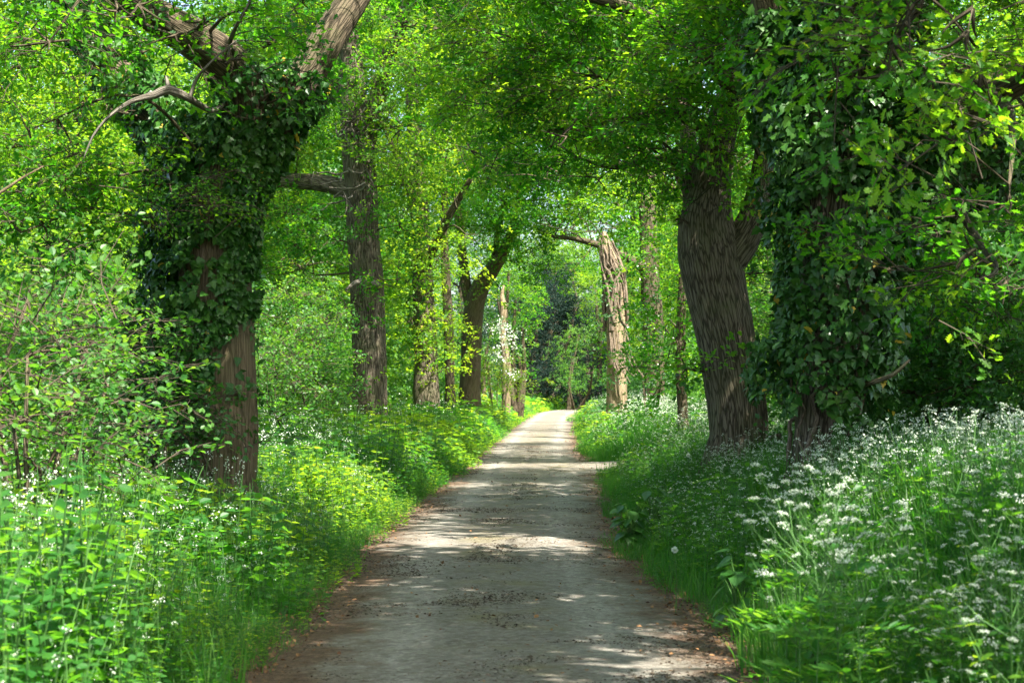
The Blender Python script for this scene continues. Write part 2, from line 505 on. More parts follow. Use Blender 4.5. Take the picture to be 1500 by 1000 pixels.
def pxb(leaf, wood, skel, px, py, D, rx, rz, kind, dens=1., tone=.5, dm=None, **kw):
    m = D / F
    bough(leaf, wood, skel, P(px, py, D), (rx * m, dm or max(rx, rz) * m * .9, rz * m), kind, dens, tone, **kw)


def ivy_on(leaf, pts, rad, n, thick=.12, size=.085, mask=None, seed=0, yellow=.012, bias=0.):
    """ivy leaves overlapping like tiles on a stem's surface, thicker in swellings"""
    r = np.random.default_rng(seed)
    i = r.integers(0, len(pts) - 1, n); f = r.random(n)
    p = pts[i] + (pts[i + 1] - pts[i]) * f[:, None]; ra = rad[i]
    t = pts[i + 1] - pts[i]; t /= np.linalg.norm(t, axis=1, keepdims=True)
    th = r.random(n) * 2 * math.pi
    a = np.cross(t, [0, 1, .01]); a /= np.linalg.norm(a, axis=1, keepdims=True); b = np.cross(a, t)
    o = np.cos(th)[:, None] * a + np.sin(th)[:, None] * b           # -y faces the camera
    sw = vnoise((p + o * ra[:, None]) * 2.6, seed + 9)
    sw2 = vnoise((p + o * ra[:, None]) * 7, seed + 4)
    off = thick * (.25 + 1.5 * sw + .8 * (sw2 - .5)) * r.random(n) ** .5 * np.maximum(.25, 1 + bias * -o[:, 0]) + .01
    pos = p + o * (ra + off)[:, None]
    keep = vnoise(pos * 3.3, seed + 1) > .24
    if mask is not None: keep &= mask(pos, o, r.random(n))
    pos, o = pos[keep], o[keep]; n = len(pos)
    fw = np.array([0, 0, -.9]) + o * .45 + r.normal(size=(n, 3)) * .7
    up = o + np.array([0, 0, .25]) + r.normal(size=(n, 3)) * .55
    rot = rotm(fw, up); sc = size * r.choice([.45, .7, .9, 1.1, 1.35], n) * r.uniform(.85, 1.15, n)
    v, fc = IVYL
    rn = np.clip(.45 + .5 * (vnoise(pos * 2, seed + 2) - .5) + r.normal(size=n) * .2, 0, 1)
    y = r.random(n) < yellow
    for s, m in ((~y, 0), (y, 2)):
        leaf.scatter((v, fc, np.full(len(fc), m), np.full(len(v), .5)), pos[s], rot[s], sc[s], rn[s])


def ivy_stems(wood, pts, rad, k, mat=1, r0=.012, seed=0, turns=1.2, off=.02, lo=0., hi=1.):
    r = np.random.default_rng(seed)
    n = len(pts)
    t = np.gradient(pts, axis=0); t /= np.linalg.norm(t, axis=1, keepdims=True)
    a = np.cross(t, [0, 1, .01]); a /= np.linalg.norm(a, axis=1, keepdims=True); b = np.cross(a, t)
    for q in range(k):
        th0 = r.uniform(0, 2 * math.pi); tt = r.uniform(-turns, turns)
        i0, i1 = int(n * (lo + r.random() * .1)), max(int(n * (hi - r.random() * .35 * (hi - lo))), 6)
        ii = np.linspace(i0, min(i1, n - 1), 9).astype(int)
        th = th0 + np.linspace(0, tt, 9) + r.normal(size=9) * .22
        pp = pts[ii] + (np.cos(th)[:, None] * a[ii] + np.sin(th)[:, None] * b[ii]) * (rad[ii] + off * r.uniform(.4, 1.6))[:, None]
        rr = r0 * r.uniform(.6, 1.7)
        tube(wood, pp, np.linspace(rr * 1.3, rr * .6, 9), 5, .12, mat=mat, rnd=r.random())


# ------------------------------------------------------------------ ground heights
def hw(y): return np.interp(y, [0, 10.5, 13.5, 19, 33, 46, 100, 170], [1.42, 1.40, 1.30, 1.22, 1.27, 1.14, 1.18, 1.3])
def rc(y): return np.interp(y, RY, RC)


def spur(x, y):
    """the gateway that opens on the right of the track"""
    return sstep(34.2, 35.4, y) * (1 - sstep(38.2, 39.0, y)) * sstep(.5, 1.0, x)


def gz(x, y):
    x = np.asarray(x, float); y = np.asarray(y, float)
    c, h = rc(y), hw(y)
    dl = (c - h) - x; dr = x - (c + h)
    right = np.interp(y, [0, 10, 20, 33, 39, 60, 120], [.60, .58, .46, .36, .25, .32, .4])
    z = right * sstep(.15, 2.3, dr) + .30 * sstep(.1, 3.0, dl)
    z = z * (1 - spur(x, y))
    off = np.maximum(dl, dr)
    z = z + sstep(.2, 1.5, off) * (noise2(x, y, 1.3, 3) - .5) * .16 - .03 * (1 - sstep(-.1, .25, off))
    return z


# ------------------------------------------------------------------ the setting
def grid_mesh(xs, ys, zf):
    X, Y = np.meshgrid(xs, ys); Z = zf(X, Y)
    nx, ny = len(xs), len(ys)
    i = np.arange(ny - 1)[:, None] * nx + np.arange(nx - 1)[None]
    q = np.stack([i, i + 1, i + nx + 1, i + nx], -1).reshape(-1, 4)
    return np.stack([X, Y, Z], -1).reshape(-1, 3), np.concatenate([q[:, [0, 1, 2]], q[:, [0, 2, 3]]])


def build_ground():
    m, nt, out = mat_new('verge soil and low turf'); N, L = nt.nodes, nt.links
    g = N.new('ShaderNodeNewGeometry')
    n1 = N.new('ShaderNodeTexNoise'); n1.inputs['Scale'].default_value = 1.7; n1.inputs['Detail'].default_value = 6; L.new(g.outputs['Position'], n1.inputs['Vector'])
    n2 = N.new('ShaderNodeTexNoise'); n2.inputs['Scale'].default_value = 28; n2.inputs['Detail'].default_value = 4; L.new(g.outputs['Position'], n2.inputs['Vector'])
    c1 = ramp(nt, n1.outputs[0], [(.35, (.035, .026, .015)), (.55, (.035, .05, .014)), (.75, (.04, .085, .016))])
    c2 = ramp(nt, n2.outputs[0], [(.3, (.5, .5, .5)), (.7, (1.5, 1.4, 1.3))])
    mx = N.new('ShaderNodeMix'); mx.data_type = 'RGBA'; mx.blend_type = 'MULTIPLY'; mx.inputs[0].default_value = 1
    L.new(c1, mx.inputs[6]); L.new(c2, mx.inputs[7])
    p = N.new('ShaderNodeBsdfPrincipled'); L.new(mx.outputs[2], p.inputs['Base Color']); p.inputs['Roughness'].default_value = .95
    bp = N.new('ShaderNodeBump'); bp.inputs['Distance'].default_value = .03; L.new(n2.outputs[0], bp.inputs['Height']); L.new(bp.outputs[0], p.inputs['Normal'])
    L.new(p.outputs[0], out.inputs[0])
    xs = np.concatenate([[-900, -300, -120, -60, -30, -18, -12], np.arange(-9, 12.1, .2), [15, 20, 30, 45, 80, 150, 300, 900]])
    ys = np.concatenate([[-300, -60, -15, -4], np.arange(0, 60, .3), np.arange(60, 150, 1.), [170, 200, 300, 600, 1500]])
    a = Acc(); v, f = grid_mesh(xs, ys, gz); a.add(v, f)
    tag(a.build('ground', [m], smooth=True), kind='structure')


def build_track():
    m, nt, out = mat_new('worn lane of gritty tarmac with dead leaves'); N, L = nt.nodes, nt.links
    g = N.new('ShaderNodeNewGeometry')
    def noise(s, d, rough=.55, vec=None):
        n = N.new('ShaderNodeTexNoise'); n.inputs['Scale'].default_value = s; n.inputs['Detail'].default_value = d; n.inputs['Roughness'].default_value = rough
        L.new(vec or g.outputs['Position'], n.inputs['Vector']); return n.outputs[0]
    def math_(op, a, b):
        k = N.new('ShaderNodeMath'); k.operation = op
        for i, q in enumerate((a, b)):
            if isinstance(q, (int, float)): k.inputs[i].default_value = q
            else: L.new(q, k.inputs[i])
        return k.outputs[0]
    def mix(f, a, b):
        k = N.new('ShaderNodeMix'); k.data_type = 'RGBA'
        L.new(f, k.inputs[0])
        for i, q in ((6, a), (7, b)):
            if isinstance(q, tuple): k.inputs[i].default_value = (*q, 1)
            else: L.new(q, k.inputs[i])
        return k.outputs[2]
    lat = attr(nt, 'rnd')                       # 0 at the middle of the lane, 1 at its ragged rim
    grit = ramp(nt, noise(17, 9, .85), [(.36, (.055, .046, .036)), (.5, (.215, .196, .165)), (.62, (.42, .39, .335))])
    worn = ramp(nt, noise(1.1, 5), [(.3, (.15, .132, .11)), (.7, (.31, .285, .245))])
    base = mix(math_('MULTIPLY', noise(5, 5), .8), grit, worn)
    trk = ramp(nt, math_('ADD', lat, math_('MULTIPLY', noise(1.3, 3), .25)), [(.10, (.78, .76, .72)), (.38, (.78, .77, .74)), (.56, (1.08, 1.08, 1.08)), (.74, (.82, .80, .76))])
    mm = N.new('ShaderNodeMix'); mm.data_type = 'RGBA'; mm.blend_type = 'MULTIPLY'; mm.inputs[0].default_value = 1
    L.new(base, mm.inputs[6]); L.new(trk, mm.inputs[7]); base = mm.outputs[2]
    spots = ramp(nt, noise(11, 7, .8), [(.50, (0, 0, 0)), (.60, (.9, .9, .9))])
    pat = ramp(nt, noise(.9, 4), [(.34, (.15, .15, .15)), (.62, (1, 1, 1))])
    base = mix(math_('MULTIPLY', spots, pat), base, (.085, .062, .042))      # crumbs of soil and bud scales
    moss = math_('MULTIPLY', ramp(nt, noise(1.6, 5), [(.5, (0, 0, 0)), (.68, (.55, .55, .55))]), ramp(nt, lat, [(.12, (1, 1, 1)), (.34, (0, 0, 0))]))
    base = mix(moss, base, (.16, .135, .045))
    e = math_('ADD', lat, math_('MULTIPLY', math_('SUBTRACT', noise(1.7, 8, .72), .5), 1.1))
    edge = ramp(nt, e, [(.58, (0, 0, 0)), (.80, (1, 1, 1))])
    litter = ramp(nt, noise(20, 8, .8), [(.3, (.035, .02, .011)), (.5, (.10, .058, .034)), (.72, (.22, .145, .09))])
    col = mix(edge, base, litter)
    p = N.new('ShaderNodeBsdfPrincipled'); L.new(col, p.inputs['Base Color']); p.inputs['Roughness'].default_value = .85; p.inputs['Specular IOR Level'].default_value = .3
    bp = N.new('ShaderNodeBump'); bp.inputs['Distance'].default_value = .022; bp.inputs['Strength'].default_value = 1
    L.new(math_('ADD', noise(38, 7, .8), math_('MULTIPLY', noise(7, 3), 1.5)), bp.inputs['Height']); L.new(bp.outputs[0], p.inputs['Normal'])
    L.new(p.outputs[0], out.inputs[0])
    ys = np.concatenate([np.arange(-6, 50, .2), np.arange(50, 168, .7)])
    us = np.linspace(-1, 1, 41)
    Y, U = np.meshgrid(ys, us, indexing='ij')
    wl = hw(Y) + .22 + .25 * (noise2(np.zeros_like(Y), Y, .9, 21) - .5)
    wr = hw(Y) + .22 + .25 * (noise2(np.zeros_like(Y) + 50, Y, .9, 22) - .5)
    sp = sstep(34.0, 35.2, Y) * (1 - sstep(38.2, 39.2, Y))
    wr = wr + sp * 5.0
    X = rc(Y) + np.where(U < 0, U * wl, U * wr)
    Z = .012 + .03 * (1 - np.abs(U) ** 2) + .012 * (noise2(X, Y, .8, 23) - .5) + .012 * (noise2(X, Y, .25, 24) - .5)
    Z = np.maximum(Z, gz(X, Y) + .012)
    lat_ = np.where(U < 0, np.abs(U) * (.93 + .2 * (1 - sstep(13, 22, Y))), np.where(sp > .3, np.abs(U) * wr / 6.2, np.abs(U) * .95))
    a = Acc(); nx = len(us)
    i = np.arange(len(ys) - 1)[:, None] * nx + np.arange(nx - 1)[None]
    q = np.stack([i, i + 1, i + nx + 1, i + nx], -1).reshape(-1, 4)
    a.add(np.stack([X, Y, Z], -1).reshape(-1, 3), np.concatenate([q[:, [0, 1, 2]], q[:, [0, 2, 3]]]), 0, lat_.ravel())
    tag(a.build('country_lane', [m], smooth=True), kind='structure')
    # bits of dead leaf and bud scale lying on it
    a = Acc(); n = 22000
    y = 7.5 + rng.random(n) ** 1.8 * 60
    side = rng.choice([-1, 1], n)
    lat = np.where(rng.random(n) < .9, 1 - np.abs(rng.normal(size=n)) * .16 + .1, rng.random(n))
    x = rc(y) + side * lat * (hw(y) + .15)
    z = np.maximum(gz(x, y), .02) + .035 * (lat < 1) * (1 - lat ** 2) + .012
    rot = rotm(np.concatenate([rng.normal(size=(n, 2)), rng.normal(size=(n, 1)) * .25], 1), np.array([0, 0, 1.]) + rng.normal(size=(n, 3)) * .35)
    for s in range(3):
        k = np.arange(n) % 3 == s
        sh = (DIAM, OVATE, LANCE)[s]
        a.scatter((sh[0], sh[1], np.zeros(len(sh[1]), int), np.full(len(sh[0]), .5)), np.stack([x, y, z], 1)[k], rot[k], (.008 + .04 * rng.random(n) ** 2.5)[k], rng.random(n)[k])
    tag(a.build('fallen_leaves', [M_LITTER]), 'brown dead leaves and bud scales scattered along the lane', 'dead leaves', kind='stuff')


def build_grit():
    ico = (np.array([[1, 0, 0], [-1, 0, 0], [0, 1, 0], [0, -1, 0], [0, 0, .7], [0, 0, -.7]]), np.array([[0, 2, 4], [2, 1, 4], [1, 3, 4], [3, 0, 4]]))
    a = Acc(); n = 150000
    y = 8.5 + rng.random(n) ** 1.7 * 40; u = rng.uniform(-1.1, 1.1, n)
    x = rc(y) + u * (hw(y) + .1)
    k = (noise2(x, y, 1.1, 61) * .6 + noise2(x, y, .35, 62) * .5 + .25 * np.abs(u) ** 3 + .15 * np.exp(-(u / .2) ** 2)) > .60 + .05 * sstep(12, 24, y) + .24 * rng.random(n)
    x, y, u = x[k], y[k], u[k]; n = len(x)
    z = np.maximum(gz(x, y), .0) + .014 + .03 * np.maximum(0, 1 - u ** 2)
    sc = (.003 + .008 * rng.random(n) ** 3) * (1 + y / 45)
    rot = rotm(np.concatenate([rng.normal(size=(n, 2)), np.zeros((n, 1))], 1), np.array([0, 0, 1.]) + rng.normal(size=(n, 3)) * .3)
    rot = rot * np.array([1, 1.3, .8])
    a.scatter((ico[0], ico[1], np.zeros(4, int), np.full(6, .5)), np.stack([x, y, z], 1), rot, sc, rng.random(n) ** 1.5)
    tag(a.build('gravel', [plain_mat('grit and soil crumbs', G(.030, .021, .013), G(.13, .10, .07), .95)]), 'dark grit and soil crumbs strewn over the lane', 'gravel', kind='stuff')


build_ground(); build_track(); build_grit()

# ------------------------------------------------------------------ trees
def oak(name, label, trunk, limbs, boughs, ridge=.02, bark=None, leafm=None, group='oaks lining the lane', seg=40, extra=None, step=.06, lump=.25, low=None, limb_mat=0):
    base = trunk[0][:3]; bp = P(*base); bp[2] = gz(bp[0], bp[1])
    root = empty(name, bp, label, 'tree', group)
    w = Acc(); tips = w; lf = Acc(); skel = []
    pts, rad = px_path(trunk)
    pts[0][2] = min(pts[0][2], bp[2] - .1)
    sd = int(rng.integers(999))
    t = tube(w, pts, rad, seg, step, ridge, sd, lump=lump); skel.append(t)
    # root flare
    for k in range(7):
        a = k / 7 * 2 * math.pi + rng.random() * .5; r0 = rad[0]
        d = np.array([math.cos(a), math.sin(a), 0])
        q = pts[0].copy(); q[2] = bp[2]
        tube(w, [q + d * r0 * .75 + np.array([0, 0, r0 * 1.3]), q + d * r0 * 1.05 + np.array([0, 0, .3 * r0]), q + d * r0 * 1.3 + np.array([0, 0, -.12])],
             [r0 * .22, r0 * .26, r0 * .16], 12, .06, ridge * .6, sd + k)
    for lb in limbs:
        p2, r2 = px_path(lb)
        skel.append(tube(w, p2, r2, max(10, seg // 2), step * 1.4, ridge * .7, sd + 50, lump=lump, mat=1 if limb_mat or lb[0][3] < .17 else 0))
    for b in boughs:
        kw = dict(b[6]) if len(b) > 6 else {}
        px, py, D, rx, rz, kind = b[:6]
        if low and kind in low: kind = low[kind]
        pxb(lf, tips, skel, px, py, D, rx, rz, kind, **kw)
    o = w.build('trunk', [bark or M_OAKBARK, M_LIMB], root, True, True, bp)
    if lf.n: lf.build('crown', [leafm or M_OAK, M_TWIG], root, loc=bp)
    return root, skel, bp


def upper(D, cx, top=13., r=4.2, n=12, zlo=6.5, tone=.5, dens=.8, kind='coarse'):
    """boughs of the high crown, above the picture"""
    out = []
    for k in range(n):
        a = k * 2.399; q = math.sqrt((k + .5) / n) * r
        z = zlo + (top - zlo) * (1 - (q / r) ** 2) * (.5 + .5 * rng.random())
        x = cx + q * math.cos(a); y = D + q * math.sin(a)
        out.append((CX + x / y * F, HY - (z - H) / y * F, y, 1.5 * F / y, 1.0 * F / y, kind, dict(dens=dens, tone=tone, woody=True)))
    return out


def part_tubes(name, root, bp, mat, paths, seg=7, step=.08, lump=.25, ridge=0.):
    a = Acc()
    for p in paths:
        q, r = px_path(p); tube(a, q, r, seg, step, ridge, int(rng.integers(99)), lump=lump)
    return a.build(name, [mat], root, True, True, bp)


d = dict
# --- the ivy-clad oak on the left
T1, sk, bp = oak('oak_tree', 'big forked oak on the left verge, ivy down its trunk above a bare brown foot',
    [(317, 800, 19, .49), (317, 735, 19, .47), (317, 690, 19, .46), (316, 600, 19, .455), (314, 450, 19, .44), (318, 330, 19, .43), (335, 240, 19, .42), (347, 180, 19, .36)],
    [[(346, 230, 19, .33), (353, 150, 18.8, .29), (338, 100, 18.6, .26), (292, 62, 18.3, .23), (232, 25, 18, .19), (150, -30, 17.5, .13), (60, -100, 17, .07)],
     [(350, 260, 19, .30), (400, 178, 19.1, .26), (447, 110, 19.2, .22), (490, 40, 19.4, .19), (545, -40, 19.8, .16), (640, -160, 20.5, .08)],
     [(320, 300, 19.1, .30), (262, 215, 19.6, .25), (205, 140, 20, .21), (150, 70, 20.5, .17), (100, -20, 21, .12), (40, -140, 22, .06)]],
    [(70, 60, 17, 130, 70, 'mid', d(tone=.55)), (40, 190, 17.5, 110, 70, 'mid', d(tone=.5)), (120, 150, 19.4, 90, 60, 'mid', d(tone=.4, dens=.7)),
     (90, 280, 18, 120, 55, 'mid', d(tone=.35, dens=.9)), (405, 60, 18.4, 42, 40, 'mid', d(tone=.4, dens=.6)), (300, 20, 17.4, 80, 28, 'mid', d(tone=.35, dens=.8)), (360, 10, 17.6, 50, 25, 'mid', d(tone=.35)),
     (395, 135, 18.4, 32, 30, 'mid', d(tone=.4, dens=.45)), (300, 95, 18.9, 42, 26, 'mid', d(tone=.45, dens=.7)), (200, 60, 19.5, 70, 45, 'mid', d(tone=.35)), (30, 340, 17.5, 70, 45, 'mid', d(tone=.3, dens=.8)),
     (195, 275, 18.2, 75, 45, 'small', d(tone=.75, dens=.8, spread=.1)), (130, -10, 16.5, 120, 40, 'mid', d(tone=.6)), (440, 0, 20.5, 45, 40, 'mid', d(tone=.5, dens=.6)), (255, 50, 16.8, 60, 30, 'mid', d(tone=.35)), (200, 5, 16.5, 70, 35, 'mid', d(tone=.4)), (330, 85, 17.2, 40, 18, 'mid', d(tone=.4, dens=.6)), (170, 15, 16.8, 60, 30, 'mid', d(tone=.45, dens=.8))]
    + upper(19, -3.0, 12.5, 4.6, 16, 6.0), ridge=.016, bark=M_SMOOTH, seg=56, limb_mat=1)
iv = Acc()
def m1(pos, o, u):
    px = CX + pos[:, 0] / pos[:, 1] * F; py = HY - (pos[:, 2] - H) / pos[:, 1] * F
    strip = (np.abs(px - (305 + (py - 300) * -.05)) < 13 + 12 * np.sin(py * .03)) & (py > 235) & (py < 440) & (o[:, 1] < 0)
    low = (py > 500 + (px - 330) * -.9 * (px > 318)) & (px > 312)
    low |= (py > 470) & (px > 345)
    return ~(strip & (u < .9)) & ~(low & (u < .97)) & (py < 650)
ivy_on(iv, *sk[0], 25000, .21, .075, m1, 3, bias=1.1)
ivy_on(iv, sk[3][0][: len(sk[3][0]) * 3 // 4], sk[3][1][: len(sk[3][0]) * 3 // 4], 8000, .16, .075, None, 4)
ivy_on(iv, sk[2][0][: len(sk[2][0]) // 3], sk[2][1][: len(sk[2][0]) // 3], 2400, .09, .075, None, 5)
ivy_on(iv, sk[1][0][: len(sk[1][0]) // 3], sk[1][1][: len(sk[1][0]) // 3], 900, .08, .075, None, 6)
iv.build('ivy', [M_IVY, M_TWIG, M_IVYY], T1, loc=bp)
part_tubes('dead_branch', T1, bp, M_GREYWOOD, [[(330, 150, 18.75, 0.0216), (312, 161, 17.80, 0.0252), (300, 158, 17.60, 0.0324), (275, 143, 17.00, 0.0396), (246, 130, 16.90, 0.0540), (225, 138, 16.85, 0.0432), (190, 148, 16.80, 0.0252), (160, 168, 16.70, 0.0180), (135, 198, 16.70, 0.0130), (119, 236, 16.70, 0.0058)],
    [(246, 130, 16.90, 0.0360), (243, 118, 16.90, 0.0252), (241, 110, 16.90, 0.0086)], [(276, 143, 17.00, 0.0216), (283, 122, 17.00, 0.0202), (293, 105, 16.90, 0.0158), (318, 80, 16.80, 0.0101), (345, 58, 16.70, 0.0086)],
    [(335, 60, 18.0, 0.0252), (345, 35, 17.00, 0.0216), (362, 5, 16.90, 0.0158), (372, -30, 16.80, 0.0108)]], 9)

# --- second oak on the left
T2, sk, bp = oak('oak_tree', 'straight ridged oak behind the ivy oak on the left, pale dead twigs on its trunk',
    [(541, 700, 37, .50), (541, 650, 37, .43), (541, 600, 37, .405), (541, 520, 37, .385), (537, 420, 37, .385), (531, 330, 37, .37), (526, 250, 37, .37), (520, 170, 37, .33), (512, 80, 37, .27), (500, -40, 37, .2), (490, -180, 37, .1)],
    [[(530, 230, 37, .22), (560, 110, 36.5, .19), (590, 20, 36, .15), (640, -90, 35, .08)], [(520, 280, 37, .2), (470, 268, 37.5, .2), (410, 262, 38, .17), (350, 240, 39, .1)],
     [(525, 200, 37, .16), (490, 120, 37.5, .13), (440, 60, 38, .08)]],
    [(600, 90, 36, 100, 75, 'mid', d(tone=.75)), (585, 190, 36, 45, 45, 'mid', d(tone=.8)), (640, 40, 35, 80, 60, 'mid', d(tone=.7)), (420, 310, 38.5, 60, 50, 'mid', d(tone=.5)), (440, 390, 39, 75, 60, 'mid', d(tone=.5)),
     (505, 445, 36.2, 38, 22, 'mid', d(tone=.5, dens=.5)), (585, 330, 36.6, 28, 40, 'mid', d(tone=.55, dens=.6)), (495, 350, 36.4, 25, 30, 'mid', d(tone=.5, dens=.5)), (590, 270, 36.4, 22, 40, 'mid', d(tone=.6, dens=.7)), (530, 590, 36.4, 40, 14, 'mid', d(tone=.65, dens=.4)),
     (450, 180, 38, 55, 55, 'mid', d(tone=.65)), (400, 200, 38, 50, 60, 'mid', d(tone=.5)), (480, 60, 38, 60, 60, 'mid', d(tone=.6)), (560, 20, 36, 60, 40, 'mid', d(tone=.7)), (582, 410, 36.6, 16, 25, 'mid', d(tone=.6, dens=.6))]
    + upper(39, -2.3, 14.5, 5.0, 16, 9.5), ridge=.03, seg=64)
tw = []
r = np.random.default_rng(5)
for k in range(16):
    x, y = r.uniform(488, 545), r.uniform(130, 300); p = []
    a = r.uniform(0, 6.28); D0 = 36.55
    for q in range(6):
        p.append((x, y, D0 - .08 * q, .03 - .0045 * q)); a += r.normal() * .7
        x += math.cos(a) * r.uniform(8, 18); y += abs(math.sin(a)) * r.uniform(6, 22) * r.choice([1, 1, -.4])
    tw.append(p)
part_tubes('dead_twigs', T2, bp, M_GREYWOOD, tw, 5)
part_tubes('dead_branch', T2, bp, M_GREYWOOD, [[(556, 418, 36.7, .07), (538, 412, 36.4, .075), (522, 413, 36.2, .06), (507, 424, 36, .03)]], 9)

# --- two unseen oaks added beside the camera to shade the near lane
oak('oak_tree', 'oak beside the near right verge whose crown shades the near lane', [(2300, 960, 8, .45), (2300, 560, 8, .4), (2280, 0, 8, .36), (2250, -900, 8, .25), (2200, -2200, 8, .1)], [], upper(8, 4.6, 11.5, 5.4, 34, 5.6, dens=1.9), seg=20, step=.2)
oak('oak_tree', 'oak beside the near left verge whose crown shades the near lane', [(-900, 960, 7, .45), (-900, 560, 7, .4), (-880, 0, 7, .36), (-700, -900, 7, .25), (-600, -2400, 7, .1)], [], upper(7, -3.0, 11.5, 5.2, 18, 5.6), seg=20, step=.2)

# --- third, fourth and fifth on the left
T3, sk, bp = oak('oak_tree', 'stout oak on the left with bright yellow-green shoots along its trunk',
    [(625, 650, 54, .52), (625, 600, 54, .45), (624, 550, 54, .41), (622, 480, 54, .38), (618, 380, 54, .34), (610, 250, 54, .28), (600, 100, 54, .2), (590, -60, 54, .1)],
    [[(620, 400, 54, .16), (650, 330, 53, .14), (690, 260, 52, .08)], [(616, 330, 54, .15), (590, 250, 54, .12), (560, 180, 54, .06)]],
    [(665, 290, 52, 45, 55, 'far', d(tone=.9)), (690, 350, 51.5, 30, 50, 'far', d(tone=.95)), (640, 380, 52.6, 45, 45, 'far', d(tone=.7)), (650, 470, 53, 28, 35, 'far', d(tone=.85, dens=.8)), (608, 520, 53, 22, 28, 'far', d(tone=.5)),
     (645, 545, 53, 18, 22, 'far', d(tone=.95, dens=.8)), (610, 440, 53, 35, 30, 'far', d(tone=.5)), (618, 350, 52.8, 24, 40, 'far', d(tone=.6, dens=.7)), (600, 470, 53, 22, 20, 'far', d(tone=.5, dens=.7)), (660, 200, 52, 60, 55, 'far', d(tone=.7)), (600, 280, 53, 45, 60, 'far', d(tone=.5)), (700, 150, 51, 60, 50, 'far', d(tone=.6))]
    + upper(54, -2.4, 15, 5.0, 14, 9.5), ridge=.025, bark=M_OAKBARK, seg=36, step=.12, leafm=M_OAKY)
iv = Acc(); ivy_on(iv, sk[0][0], sk[0][1], 2600, .18, .13, lambda p, o, u: (p[:, 2] > 3.0) & (p[:, 2] < 7) & ((o[:, 0] < .2)), 8); iv.build('ivy', [M_IVY, M_TWIG, M_IVYY], T3, loc=bp)
oak('slim_tree', 'slim dark trunk standing between the stout oak and the arching oak', [(660, 620, 57, .23), (659, 560, 57, .18), (657, 480, 57, .165), (652, 380, 57, .15), (650, 260, 57, .12), (645, 100, 57, .06)], [],
    [(640, 250, 57, 50, 60, 'far', d(tone=.4)), (660, 150, 57, 60, 60, 'far', d(tone=.5))], ridge=.015, bark=M_LIMB, seg=20, step=.15, group='lesser trees by the lane')
T5, sk, bp = oak('oak_tree', 'arching brown oak on the left whose limb leans over the far lane',
    [(688, 620, 64, .52), (689, 575, 64, .44), (690, 520, 64, .41), (693, 460, 64, .39), (702, 425, 64, .36), (720, 395, 63.6, .29), (738, 368, 63, .22), (752, 330, 62, .15), (760, 280, 61, .07)],
    [[(692, 470, 64, .24), (680, 400, 64.2, .2), (668, 280, 64.5, .15), (660, 120, 65, .07)], [(722, 392, 63.6, .14), (730, 340, 63, .11), (745, 270, 62, .06)]],
    [(745, 345, 61.5, 28, 22, 'far', d(tone=.55)), (780, 368, 62, 34, 24, 'far', d(tone=.5)), (800, 395, 63, 26, 14, 'far', d(tone=.45, dens=.7)), (770, 330, 62, 50, 35, 'far', d(tone=.45)), (730, 290, 62, 50, 45, 'far', d(tone=.45)), (820, 300, 61, 50, 40, 'far', d(tone=.45)), (700, 330, 63, 35, 40, 'far', d(tone=.5)), (760, 230, 61, 70, 50, 'far', d(tone=.5)), (690, 200, 63, 60, 60, 'far', d(tone=.5)),
     (730, 420, 63, 16, 16, 'far', d(tone=.6, dens=.7)), (665, 500, 63, 18, 25, 'far', d(tone=.6, dens=.8)), (840, 220, 60, 60, 50, 'far', d(tone=.5)), (800, 280, 66, 60, 40, 'far', d(tone=.45)), (860, 160, 64, 80, 50, 'far', d(tone=.5)), (760, 150, 64, 80, 50, 'far', d(tone=.55))] + [(x + rng.uniform(-18, 18), y + rng.uniform(-18, 18), rng.uniform(66, 76), 44, 32, 'far', d(tone=rng.uniform(.35, .65), dens=.75, woody=(x + y) % 3 == 0)) for x in range(420, 800, 62) for y in range(50, 300, 58)]
    + upper(64, -1.5, 17, 5, 9, 12), ridge=.015, bark=M_SMOOTH, seg=30, step=.15)

# --- pale snag wrapped in white blossom
SN, sk, bp = oak('dead_snag', 'thin pale snag behind white blossom at the far left of the lane', [(741, 590, 75, .22), (742, 540, 75, .21), (736, 490, 75, .17), (738, 450, 75, .15), (735, 435, 75, .10), (738, 418, 75, .03)],
    [[(736, 470, 75, .08), (730, 445, 75, .06), (728, 432, 75, .02)]], [], ridge=.02, bark=M_PALE, seg=18, step=.12, group='dead trunks')
SN['category'] = 'dead tree'

